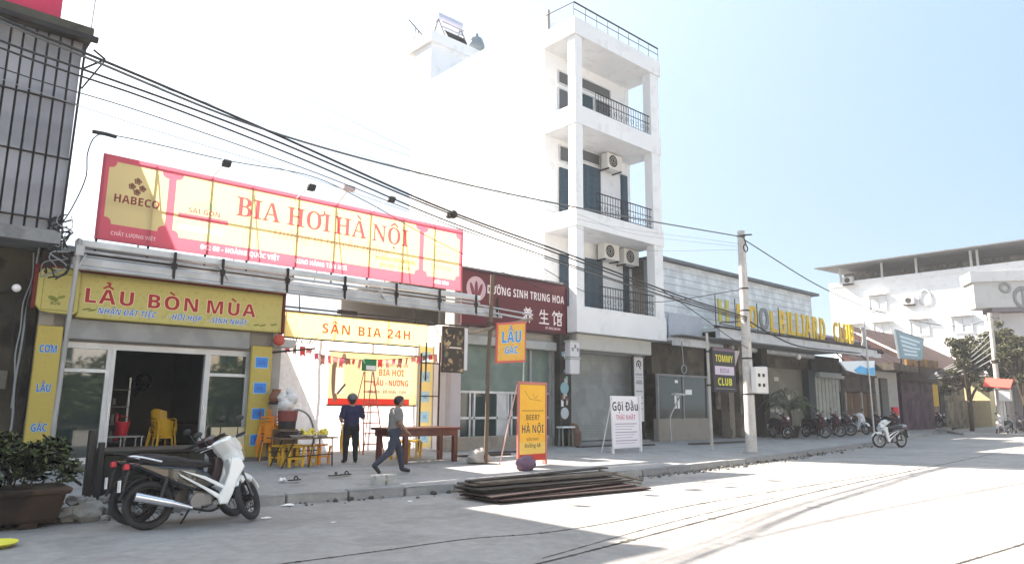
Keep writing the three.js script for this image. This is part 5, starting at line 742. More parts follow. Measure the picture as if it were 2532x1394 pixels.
// ------------------------------------------------------------------ buildings closing the view
{
  const t = T('apartment_building', 'wide white building with dark rooftop canopy at the end of the street', 'building', [76, 0, -21]);
  part(t, 'wall', pb(70, 84, 0, 13.4, 13.2, 30.3), MT.white);
  part(t, 'terrace_wall', [pb(74, 83, 13.4, 15.0, 13.6, 27), pb(72, 83, 13.4, 14.9, 27, 29.6)], M([0.3, 0.27, 0.25], { tx: 'dirtywall' }));
  const roof = part(t, 'canopy_roof', [ext([[68.4, 15.15], [84, 15.75], [84, 15.82], [68.4, 15.24]], 20).translate(0, 0, -21.0)], M([0.15, 0.155, 0.165], { tx: 'metal' }));
  for (const p of [13.6, 17.4, 17.9, 22.3, 25.3, 29.2]) part(t, 'roof_post', cyl(V(70.2, 13.4, -p), V(70.2, 15.3, -p), 0.11, 0.11, 8), M([0.6, 0.6, 0.58]));
  part(t, 'parapet', pb(69.9, 70.1, 13.3, 13.75, 13.2, 30.3), MT.white);
  for (const [y, ps] of [[4.6, [15.8, 19, 22.4, 25.6, 28.2]], [8.0, [19, 22.4, 25.6, 28.2]], [10.6, [16, 25.8]]]) for (const p of ps) { const f = part(t, 'window', [pb(69.86, 70, y, y + 0.1, p - 0.8, p + 0.8), pb(69.86, 70, y + 1.3, y + 1.4, p - 0.8, p + 0.8), pb(69.86, 70, y + 0.1, y + 1.3, p - 0.8, p - 0.72), pb(69.86, 70, y + 0.1, y + 1.3, p + 0.72, p + 0.8), pb(69.86, 70, y + 0.1, y + 1.3, p - 0.04, p + 0.04)], M([0.62, 0.62, 0.62])); part(f, 'pane', pb(69.94, 69.98, y + 0.1, y + 1.3, p - 0.72, p + 0.72), M([0.66, 0.68, 0.7], { roughness: 0.3 })); part(f, 'hood', pb(69.5, 70, y + 1.5, y + 1.6, p - 0.95, p + 0.95), MT.white); }
  for (const [i, [p, y]] of [[23.0, 10.9], [17.9, 11.3], [28.3, 13.45]].entries()) { const a = T('air_conditioner', ['white air conditioner at the middle of the far white wall', 'white air conditioner at the right end of the far white wall', 'air conditioner on the far building terrace at its left end'][i], 'air conditioner', [69.7, y, -p]); part(a, 'case', prb(69.5, 69.95, y, y + 0.7, p - 0.5, p + 0.5, 0.03), M([0.5, 0.5, 0.5])); part(a, 'fan', cyl(V(69.48, y + 0.35, -p), V(69.5, y + 0.35, -p), 0.26), MT.dark); part(a, 'bracket', pb(69.45, 69.95, y - 0.12, y, p - 0.45, p + 0.45), MT.darkSteel); }
  const r = T('round_window_ring', 'round grey ring ornament at the middle of the far white wall', 'ornament', [69.9, 11.3, -21.8]); part(r, 'ring', [new THREE.TorusGeometry(0.5, 0.07, 6, 20).rotateY(Math.PI / 2).scale(1, 1.4, 1).translate(69.9, 11.4, -21.7)], M([0.5, 0.5, 0.5]));
  // grey block nearer, turned towards the street
  const c = L('corner_house', 'pale grey house block with a jutting upper floor at the right edge', 'house', [56, 0, -14.3], -1.0);
  const G = M([0.5, 0.5, 0.49], { tx: 'plaster' });
  part(c, 'upper_wall', bx(0, 16, 8.4, 10.2, -1.8, 0), G); part(c, 'lower_wall', bx(1.2, 16, 3.4, 8.4, -2.2, -0.9), M([0.55, 0.55, 0.57], { tx: 'plaster' })); part(c, 'shop_wall', bx(1.5, 16, 0, 3.4, -2.4, -1.4), MT.grey);
  part(c, 'beam', bx(1.0, 16, 8.1, 8.4, -1.8, 0.05), M([0.16, 0.14, 0.15])); part(c, 'column', bx(0.9, 1.5, 0, 8.1, -0.9, -0.3), M([0.36, 0.33, 0.34])); part(c, 'parapet', bx(-0.2, 16, 10.2, 10.9, -1.8, 0.2), M([0.62, 0.62, 0.62], { tx: 'plaster' }));
  for (const x of [4.2, 6.4]) { const f = part(c, 'window', [bx(x, x + 1.5, 5.2, 5.3, -0.9, -0.8), bx(x, x + 1.5, 7.0, 7.1, -0.9, -0.7), ...[0, 0.48, 0.96, 1.42].map((k) => bx(x + k, x + k + 0.08, 5.3, 7.0, -0.9, -0.82))], M([0.66, 0.67, 0.68])); part(f, 'pane', bx(x + 0.02, x + 1.48, 5.3, 7.0, -0.885, -0.87), M([0.2, 0.22, 0.25], { roughness: 0.2 })); }
  part(c, 'grille', [bx(3.9, 7.5, 8.55, 8.65, 0, 0.08), bx(3.9, 7.5, 9.35, 9.45, 0, 0.08), ...range(0, 1, 12).map((k) => bx(3.9 + 3.5 * k, 3.98 + 3.5 * k, 8.65, 9.35, 0, 0.06))], M([0.3, 0.3, 0.31])); const em = part(c, 'oval_window', [new THREE.TorusGeometry(0.5, 0.1, 6, 20).scale(1, 1.3, 1).translate(2.9, 9.05, 0.03), bx(2.84, 2.96, 8.5, 9.6, 0, 0.06)], M([0.22, 0.22, 0.23])); part(c, 'round_vent', new THREE.TorusGeometry(0.28, 0.1, 6, 16).translate(1.9, 9.75, 0.03), M([0.25, 0.25, 0.25]));
  part(c, 'canopy', bx(1.2, 16, 3.4, 3.65, -1.4, 1.0), M([0.4, 0.38, 0.38])); for (let k = 0; k < 9; k++) part(c, 'shutter', bx(2.2 + k * 0.5, 2.66 + k * 0.5, 0.2, 3.0, -1.4, -1.36), M([0.17, 0.16, 0.18], { tx: 'metal' }));
  const y = T('yellow_house', 'low pale yellow house lit by the sun between the trees and red sign', 'house', [68.6, 0, -18.7]);
  part(y, 'wall', pb(67.5, 69.8, 0, 4.0, 16.9, 20.5), M([0.55, 0.48, 0.28], { tx: 'plaster' })); part(y, 'roof', pb(67.2, 69.8, 4.0, 4.2, 16.6, 20.8), MT.lightGrey); part(y, 'door', pb(67.45, 67.5, 0.1, 2.2, 18, 18.8), M([0.4, 0.35, 0.28]));
  const rs = T('red_awning', 'tilted red awning with white box below the far tree', 'awning', [50.3, 2.5, -12]); part(rs, 'cloth', bx(-0.4, 0.4, -0.04, 0.04, -0.7, 0.7).rotateZ(0.7).rotateX(0.1).translate(50.3, 3.07, -12.1), M([0.62, 0.08, 0.06])); part(rs, 'box', prb(50.1, 50.5, 2.0, 2.7, 11.5, 12.1, 0.03), MT.lightGrey); part(rs, 'post', cyl(V(50.3, 0.1, -11.9), V(50.3, 2.9, -11.9), 0.06), MT.lightGrey);
  const p2 = T('utility_pole', 'pale concrete pole standing before the tree at the far right', 'pole', [51, 0.1, -12.3]); part(p2, 'pole', cyl(V(51, 0, -12.3), V(51, 7.4, -12.3), 0.17, 0.12, 12), M([0.55, 0.53, 0.48], { tx: 'concrete' })); part(p2, 'lamp_arm', [cyl(V(51, 7.2, -12.3), V(50.7, 7.0, -11.8), 0.05)], MT.dark); part(p2, 'band', cyl(V(51, 4.3, -12.3), V(51, 4.5, -12.3), 0.17), MT.darkSteel);
}

// ------------------------------------------------------------------ trees and plants: trunk, limbs and a crown of many single leaves in clumps
function leafCloud(clumps, n, size, long = 1.6) {       // clumps: [x, y, z, r]; leaf-sized folded faces through the volume
  const pos = new Float32Array(n * 12), nor = new Float32Array(n * 12), idx = new Uint32Array(n * 6), a = V(), b = V(), c = V(), d = V(), w = clumps.map((q) => q[3] ** 2), tot = w.reduce((s, q) => s + q, 0);
  for (let i = 0; i < n; i++) {
    let k = 0, u = rnd() * tot; while (u > w[k] && k < clumps.length - 1) u -= w[k++];
    const q = clumps[k]; d.set(rr(-1, 1), rr(-1, 1), rr(-1, 1)).normalize().multiplyScalar(q[3] * rnd() ** 0.45); const x = q[0] + d.x, y = q[1] + d.y * 0.8, z = q[2] + d.z;
    a.set(rr(-1, 1), rr(-0.7, 0.5), rr(-1, 1)).normalize(); b.set(rr(-1, 1), rr(-1, 1), rr(-1, 1)).cross(a).normalize(); c.crossVectors(a, b); if (c.y < 0) c.negate();
    const s = size * rr(0.6, 1.3), l = s * long;
    const pts = [[-l, 0], [0, -s * 0.5], [l, 0], [0, s * 0.5]];
    pts.forEach(([f, g], j) => { const o = i * 12 + j * 3; pos[o] = x + a.x * f + b.x * g; pos[o + 1] = y + a.y * f + b.y * g; pos[o + 2] = z + a.z * f + b.z * g; nor[o] = c.x; nor[o + 1] = c.y; nor[o + 2] = c.z; });
    idx.set([0, 1, 2, 0, 2, 3].map((j) => i * 4 + j), i * 6);
  }
  const g = new THREE.BufferGeometry(); g.setAttribute('position', new THREE.BufferAttribute(pos, 3)); g.setAttribute('normal', new THREE.BufferAttribute(nor, 3)); g.setIndex(new THREE.BufferAttribute(idx, 1)); return g;
}
function tree(name, label, [x, y, z], h, r, n, mat, group) {
  const t = L(name, label, 'tree', [x, y, z], 0, group), limbs = [], clumps = [];
  limbs.push(tube([[0, 0, 0], [rr(-0.1, 0.1), h * 0.25, rr(-0.1, 0.1)], [rr(-0.2, 0.2), h * 0.5, rr(-0.2, 0.2)]], 0.02 * h, 12, 8));
  for (let k = 0; k < 15; k++) { const a = k * 2.4 + rr(-0.3, 0.3), q = r * rr(0.35, 0.95), yy = h * rr(0.42, 0.92) * (1 - 0.12 * q / r), p = [Math.cos(a) * q, yy, Math.sin(a) * q]; limbs.push(tube([[0, h * rr(0.25, 0.45), 0], [p[0] * 0.5, (yy + h * 0.35) / 2 + 0.1, p[2] * 0.5], p], 0.012 * h, 8, 5)); clumps.push([...p, r * rr(0.24, 0.42)]); clumps.push([p[0] * rr(0.3, 0.8), yy + h * rr(0, 0.1), p[2] * rr(0.3, 0.8), r * rr(0.15, 0.3)]); }
  part(t, 'trunk', limbs, MT.bark); part(t, 'crown', leafCloud(clumps, n, name === 'street_tree' ? 0.075 : 0.12), mat); return t;
}
tree('street_tree', 'olive green tree in front of the far white building, left of the pale pole', [52.5, 0.1, -14.3], 6.9, 1.45, 8500, MT.leafOlive);
tree('street_tree', 'tree behind the pale pole and red awning at the far right', [55.5, 0.1, -13.2], 7.9, 1.8, 9500, MT.leafOlive);
tree('street_tree', 'dark tree at the right edge in front of the grey house block', [52.0, 0.1, -11.3], 7.0, 1.4, 7500, MT.leafOlive);
{ // trees across the road, which the shop glass mirrors
  const a = tree('roadside_tree', 'broad tree across the road mirrored in the shop panes', [4.5, -1.2, 10.5], 5.6, 3.4, 6500, MT.leaf, 'trees across the road');
  for (const [x, z] of [[9.8, 11], [-1, 11], [17.5, 11]]) copy(a, null, [x, -1.2, z], x);
}
{ // potted bush at the kerb
  const t = T('planter', 'large brown oblong pot standing at the kerb at the left edge', 'pot', [1.35, 0, -10.95]);
  const tub = (x0, x1, y0, y1, d, r) => { const g = rb(x0, x1, y0, y1, -d, d, r), P = g.attributes.position; for (let i = 0; i < P.count; i++) { const f = 0.86 + 0.14 * (P.getY(i) / 0.48); P.setX(i, P.getX(i) * f); P.setZ(i, P.getZ(i) * f); } g.computeVertexNormals(); return g.translate(1.3, 0, -10.85); };
  part(t, 'pot', tub(-0.68, 0.68, 0.06, 0.46, 0.36, 0.06), MT.terracotta); part(t, 'rim', tub(-0.72, 0.72, 0.4, 0.48, 0.4, 0.03), M([0.14, 0.09, 0.07], { tx: 'dirtywall' })); parts(t, 'foot', [prb(0.85, 1.05, 0, 0.08, 10.55, 10.75, 0.02), prb(1.5, 1.7, 0, 0.08, 10.55, 10.75, 0.02)], MT.terracotta); part(t, 'soil', pb(0.75, 1.85, 0.47, 0.485, 10.6, 11.1), MT.dirt);
  const b = T('bush', 'dense green bush growing in the brown pot at the left edge', 'bush', [1.2, 0.45, -10.8]);
  const cl = []; for (let k = 0; k < 30; k++) { const a = rr(0, 6.28), q = rr(0, 0.66); cl.push([1.27 + Math.cos(a) * q * 1.15, 0.5 + rr(0, 0.5) * (1 - q * 0.5) + 0.08, -10.85 + Math.sin(a) * q * 0.7, rr(0.13, 0.24)]); }
  part(b, 'foliage', leafCloud(cl, 3000, 0.03, 1.6), MT.leafDark); part(b, 'new_growth', leafCloud(cl.map((c) => [c[0], c[1] + 0.08, c[2] + 0.02, c[3] * 0.9]), 2600, 0.028, 1.7), MT.leaf); part(b, 'stem', range(0, 1, 9).map((k) => cyl(V(0.8 + k * 0.8, 0.42, -10.85), V(0.75 + k * 0.95, 0.95, -10.85 + rr(-0.2, 0.2)), 0.012, 0.006, 5)), MT.bark);
}
{ // potted palm before the sticker wall
  const t = T('potted_palm', 'green palm with drooping fronds before the sticker covered wall', 'palm', [31, 0.2, -15.6]);
  part(t, 'pot', new THREE.LatheGeometry([[0, 0], [0.3, 0], [0.42, 0.45], [0.46, 0.45], [0.46, 0.5], [0.38, 0.5], [0.36, 0.4], [0, 0.4]].map((q) => new THREE.Vector2(...q)), 18).translate(31, 0.2, -15.6), MT.terracotta); part(t, 'trunk', tube([[31, 0.5, -15.6], [31.05, 1.0, -15.58], [30.98, 1.4, -15.6]], 0.07, 10, 7), MT.bark);
  for (let k = 0; k < 22; k++) {
    const a = k * 2.4, l = rr(1.0, 1.7), up = rr(0.3, 1.3), geo = [], P = (s) => V(31 + Math.cos(a) * l * s, 1.35 + up * Math.sin(s * 2.4) - 0.5 * s * s, -15.6 + Math.sin(a) * l * s * 0.8); geo.push(tube(range(0, 1, 6).map((s) => P(s).toArray()), 0.012, 10, 4));
    for (let j = 2; j < 18; j++) for (const s of [-1, 1]) { const q = P(j / 18), d = V(-Math.sin(a) * s, -0.5, Math.cos(a) * s).add(V(Math.cos(a) * 0.5, 0, Math.sin(a) * 0.5)).normalize().multiplyScalar(0.34 * Math.sin(Math.PI * (0.15 + 0.8 * j / 18))), n = V(Math.cos(a) * 0.04, 0, Math.sin(a) * 0.04); const g = new THREE.BufferGeometry(); g.setAttribute('position', new THREE.Float32BufferAttribute([q.x - n.x, q.y, q.z - n.z, q.x + n.x, q.y, q.z + n.z, q.x + d.x, q.y + d.y, q.z + d.z], 3)); g.computeVertexNormals(); geo.push(g); }
    part(t, 'frond', geo, k % 2 ? MT.leaf : MT.leafDark);
  }
}

{ // sunlit houses across the road, behind the camera: they light the shaded shop fronts and stand mirrored in their glass
  const rows = [[-24, -13, 9.2, [0.72, 0.66, 0.52]], [-12.8, -4, 11.5, [0.74, 0.72, 0.68]], [-3.8, 6, 8.6, [0.76, 0.68, 0.5]], [6.2, 15, 12.2, [0.75, 0.74, 0.72]], [15.2, 27, 9.0, [0.7, 0.62, 0.5]], [27.2, 38, 11.0, [0.75, 0.73, 0.68]], [38.2, 56, 8.8, [0.74, 0.66, 0.52]]];
  const words = ['first', 'second', 'third', 'fourth', 'fifth', 'sixth', 'seventh'];
  rows.forEach(([x0, x1, h, c], i) => {
    const t = T('opposite_house', words[i] + ' sunlit plastered house in the row across the road', 'house', [(x0 + x1) / 2, 0, 17], 'houses across the road');
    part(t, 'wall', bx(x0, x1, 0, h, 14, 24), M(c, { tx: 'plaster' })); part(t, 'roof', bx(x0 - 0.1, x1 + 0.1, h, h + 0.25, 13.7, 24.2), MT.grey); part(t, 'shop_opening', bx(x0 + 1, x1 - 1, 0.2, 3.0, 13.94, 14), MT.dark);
    for (let f = 1; f * 3.3 + 1.2 < h; f++) for (let k = 0; k < 3; k++) { const x = x0 + (x1 - x0) * (k + 0.5) / 3; part(t, 'window', bx(x - 0.6, x + 0.6, f * 3.3 + 0.6, f * 3.3 + 2.0, 13.95, 14), MT.darkGlass); }
  });
}

// ------------------------------------------------------------------ motor scooters (underbone motorcycles); +x is forward, ground at y = 0
function scooter(name, label, at, turn, { body = MT.whitePaint, side = MT.blackPaint, rim = MT.steel, steerBy = 0.65, lean = 0.1, scale = 1, group } = {}) {
  const t = L(name, label, 'motor scooter', at, turn, group); t.rotation.order = 'YXZ'; t.rotation.x = -lean; t.scale.setScalar(scale);
  const R = 0.292, ax = 0.6, head = V(0.36, 0.84, 0), axis = V(-0.24, 0.56, 0).normalize();
  const steer = (g) => { g.translate(-head.x, -head.y, 0); g.applyQuaternion(new THREE.Quaternion().setFromAxisAngle(axis, steerBy)); return g.translate(head.x, head.y, 0); };
  const wheel = (x, turned) => {
    const f = turned ? steer : (g) => g, c = (g) => f(g.translate(x, R, 0));
    const w = new THREE.Group(); w.name = 'wheel'; t.add(w);
    part(w, 'tyre', c(new THREE.TorusGeometry(R - 0.042, 0.042, 10, 36)), MT.rubber);
    part(w, 'rim', [c(new THREE.TorusGeometry(R - 0.09, 0.014, 6, 32)), c(new THREE.CylinderGeometry(0.05, 0.05, 0.12, 14).rotateX(Math.PI / 2)), ...Array.from({ length: 18 }, (_, k) => { const a = k * Math.PI / 9; return c(cyl(V(Math.cos(a) * 0.045, Math.sin(a) * 0.045, (k % 2 - 0.5) * 0.07), V(Math.cos(a + 0.3) * 0.205, Math.sin(a + 0.3) * 0.205, 0), 0.004, 0.004, 4)); })], rim);
    return w;
  };
  wheel(-ax, false); wheel(ax, true);
  const S2 = (g) => prep(steer(g));
  parts(t, 'front_fork', [-1, 1].flatMap((s) => [S2(cyl(V(0.6, R, s * 0.075), V(0.45, 0.64, s * 0.07), 0.024, 0.02, 8)), S2(cyl(V(0.46, 0.62, s * 0.07), V(0.38, 0.8, s * 0.05), 0.02, 0.02, 8))]), MT.blackPaint);
  const arc = (a0, a1, r0, r1) => [...range(0, 1, 12).map((k) => [ax + Math.cos(a0 + (a1 - a0) * k) * r1, R + Math.sin(a0 + (a1 - a0) * k) * r1]), ...range(1, 0, 12).map((k) => [ax + Math.cos(a0 + (a1 - a0) * k) * r0, R + Math.sin(a0 + (a1 - a0) * k) * r0])];
  part(t, 'front_mudguard', [S2(ext(arc(0.5, 2.75, R + 0.015, R + 0.035), 0.13, 0.01)), S2(ext(arc(1.2, 2.3, R - 0.06, R + 0.02), 0.15, 0.012))], body);
  // leg shield and body, drawn as bevelled side views
  part(t, 'leg_shield', [ext([[0.44, 0.82], [0.5, 0.7], [0.4, 0.5], [0.36, 0.36], [0.3, 0.24], [0.2, 0.24], [0.17, 0.33], [0.25, 0.46], [0.3, 0.62], [0.33, 0.82]], 0.07, 0.02, 2).translate(0, 0, 0.15), ext([[0.44, 0.82], [0.5, 0.7], [0.4, 0.5], [0.36, 0.36], [0.3, 0.24], [0.2, 0.24], [0.17, 0.33], [0.25, 0.46], [0.3, 0.62], [0.33, 0.82]], 0.07, 0.02, 2).translate(0, 0, -0.15), ext([[0.42, 0.84], [0.5, 0.72], [0.44, 0.6], [0.34, 0.6], [0.3, 0.8]], 0.3, 0.03, 2)], body);
  parts(t, 'body_stripe', [-1, 1].flatMap((s) => [ext([[0.26, 0.33], [0.23, 0.27], [0.0, 0.44], [-0.28, 0.61], [-0.32, 0.655], [-0.02, 0.49]], 0.03, 0.01).translate(0, 0, s * 0.155), ext([[0.3, 0.45], [0.27, 0.41], [0.0, 0.56], [-0.3, 0.69], [0.02, 0.595]], 0.025, 0.008).translate(0, 0, s * 0.15)]), body);
  part(t, 'side_cover', [ext([[0.2, 0.5], [0.1, 0.46], [-0.1, 0.42], [-0.3, 0.5], [-0.62, 0.66], [-0.84, 0.76], [-0.86, 0.8], [-0.5, 0.76], [-0.1, 0.72], [0.06, 0.64]], 0.25, 0.04, 2), ext([[0.2, 0.42], [0.24, 0.32], [0.02, 0.24], [-0.12, 0.3], [-0.14, 0.46]], 0.2, 0.03)], side);
  part(t, 'seat', [ext([[0.1, 0.72], [0.1, 0.77], [-0.02, 0.8], [-0.2, 0.82], [-0.3, 0.86], [-0.55, 0.88], [-0.72, 0.86], [-0.74, 0.79], [-0.5, 0.74], [-0.1, 0.69]], 0.26, 0.045, 3)], MT.seat);
  part(t, 'grab_rail', tube([[-0.5, 0.8, 0.13], [-0.78, 0.87, 0.11], [-0.86, 0.88, 0], [-0.78, 0.87, -0.11], [-0.5, 0.8, -0.13]], 0.014, 20, 6), MT.chrome);
  part(t, 'tail_light', rb(-0.9, -0.84, 0.72, 0.79, -0.07, 0.07, 0.015), MT.redPl);
  part(t, 'rear_mudguard', [ext([...range(0.6, 2.9, 10).map((a) => [-ax + Math.cos(a) * 0.345, R + Math.sin(a) * 0.345]), ...range(2.9, 0.6, 10).map((a) => [-ax + Math.cos(a) * 0.325, R + Math.sin(a) * 0.325])], 0.13, 0.008), ext([[-0.92, 0.5], [-0.86, 0.72], [-0.83, 0.72], [-0.9, 0.4]], 0.12, 0.01)], MT.black);
  part(t, 'number_plate', bx(-0.94, -0.93, 0.46, 0.6, -0.09, 0.09), MT.plasticWhite);
  part(t, 'headlight_cowl', [S2(ext([[0.5, 0.9], [0.55, 0.78], [0.42, 0.72], [0.28, 0.86], [0.1, 0.98], [0.12, 1.02], [0.26, 1.09], [0.38, 1.05]], 0.24, 0.06, 3)), S2(ext([[0.4, 0.88], [0.3, 0.93], [0.22, 1.03], [0.34, 1.0]], 0.36, 0.05, 3))], body);
  part(t, 'headlight', S2(new THREE.SphereGeometry(0.075, 14, 10).scale(0.5, 0.9, 1.1).translate(0.52, 0.87, 0)), M([0.6, 0.62, 0.65], { roughness: 0.08, metalness: 0.3 }));
  const hb = part(t, 'handlebar', S2(tube([[0.16, 1.0, -0.33], [0.24, 1.03, -0.16], [0.28, 1.02, 0], [0.24, 1.03, 0.16], [0.16, 1.0, 0.33]], 0.014, 20, 7)), MT.chrome);
  for (const s of [-1, 1]) { part(hb, 'grip', S2(cyl(V(0.21, 1.018, s * 0.21), V(0.15, 1.0, s * 0.35), 0.021, 0.019, 9)), MT.black); part(t, 'lever', S2(cyl(V(0.28, 1.02, s * 0.16), V(0.23, 1.0, s * 0.33), 0.009, 0.007, 6)), MT.chrome); const m = part(t, 'mirror', [S2(cyl(V(0.24, 1.03, s * 0.2), V(0.2, 1.2, s * 0.28), 0.008, 0.007, 6)), S2(new THREE.SphereGeometry(0.06, 12, 8).scale(0.3, 0.7, 1.1).translate(0.19, 1.23, s * 0.3))], MT.black); part(t, 'indicator', S2(new THREE.SphereGeometry(0.03, 10, 8).scale(1, 0.8, 1.3).translate(0.43, 0.94, s * 0.13)), M([0.7, 0.3, 0.03], { roughness: 0.3 })); }
  part(t, 'engine', [rb(-0.16, 0.14, 0.22, 0.4, -0.11, 0.11, 0.04), cyl(V(0.02, 0.34, 0), V(0.2, 0.36, 0), 0.07, 0.06, 12), cyl(V(-0.05, 0.3, -0.15), V(-0.05, 0.3, 0.15), 0.1, 0.1, 16)], M([0.2, 0.2, 0.21], { metalness: 0.6, roughness: 0.45 }));
  parts(t, 'swingarm', [rb(-0.62, -0.1, 0.27, 0.31, 0.075, 0.1, 0.01), rb(-0.62, -0.1, 0.27, 0.31, -0.1, -0.075, 0.01), cyl(V(-0.5, 0.3, 0.11), V(-0.42, 0.62, 0.11), 0.025, 0.025, 8), cyl(V(-0.5, 0.3, -0.11), V(-0.42, 0.62, -0.11), 0.025, 0.025, 8)], MT.black);
  const ex = part(t, 'exhaust', [cyl(V(-0.78, 0.4, 0.15), V(-0.36, 0.29, 0.15), 0.058, 0.05, 14), cyl(V(-0.36, 0.29, 0.15), V(-0.12, 0.22, 0.14), 0.045, 0.02, 12)], MT.chrome); part(ex, 'pipe', tube([[-0.12, 0.22, 0.14], [0.1, 0.17, 0.13], [0.22, 0.22, 0.09], [0.2, 0.33, 0.04]], 0.016, 16, 7), MT.darkSteel);
  parts(t, 'footrest', [cyl(V(0.0, 0.22, -0.28), V(0.0, 0.22, 0.28), 0.014), rb(-0.03, 0.03, 0.21, 0.24, 0.2, 0.3, 0.01), rb(-0.03, 0.03, 0.21, 0.24, -0.3, -0.2, 0.01)], MT.black);
  part(t, 'side_stand', cyl(V(-0.08, 0.24, -0.1), V(-0.16, 0.02, -0.26), 0.012), MT.black);
  return t;
}
const white = scooter('motor_scooter', 'white and black motor scooter parked at the kerb in the left foreground', [3.28, 0, -9.58], -0.08, { steerBy: 0.85, lean: 0.13, rim: MT.darkSteel });
const far1 = scooter('motor_scooter', 'white fronted motor scooter standing alone on the road at the right', [30.2, 0, -11.1], Math.PI - 0.35, { steerBy: -0.3, lean: 0.05, scale: 1.0, body: M([0.72, 0.74, 0.76], { roughness: 0.3 }) });
const dark = M([0.05, 0.03, 0.035], { roughness: 0.35, clearcoat: 0.5 }), redp = M([0.055, 0.010, 0.013], { roughness: 0.3, clearcoat: 0.6 });
const red = scooter('motor_scooter', 'dark red motor scooter parked before the potted palm', [31.5, 0.2, -14.7], -2.0, { body: redp, steerBy: 0.4, lean: 0.1 });
copy(red, 'dark red motor scooter nearest the dark column, first of the row', [29.4, 0.2, -15.3], -2.15);
copy(red, 'dark red motor scooter parked in front of the dark pier', [33.6, 0.2, -15.0], -1.9);

copy(far1, 'white motor scooter parked at the right edge of the pale folding shutter', [37.4, 0.2, -15.4], -1.8);
const dk = scooter('motor_scooter', 'black motor scooter parked before the brown wooden doors', [40.2, 0.2, -15.7], -1.9, { body: dark });
{ const b = copy(dk, 'black motor scooter squeezed in behind the white one in the foreground', [3.24, 0, -10.05], -0.1); b.traverse((o) => { if (o.material === MT.chrome || o.material === MT.steel) o.material = MT.darkSteel; }); }
copy(dk, 'black motor scooter before the pale folding shutter', [35.2, 0.2, -15.1], -2.1);
copy(dk, 'black motor scooter before the narrow grey shop', [43.3, 0.2, -15.8], -2.2); copy(dk, 'black motor scooter beside the purple wall', [56.4, 0.2, -17.6], -2.4);
copy(dk, 'black motor scooter before the tiled house doorway', [61, 0.2, -18.6], -2.8);
scooter('motor_scooter', 'dark motor scooter with white nose at the right edge of the road', [49.5, 0, -11.9], Math.PI - 0.25, { body: M([0.35, 0.33, 0.34], { roughness: 0.3 }), steerBy: 0.3 });
copy(dk, 'black motor scooter behind the white nosed one at the right edge', [51.5, 0, -11.3], Math.PI - 0.5);

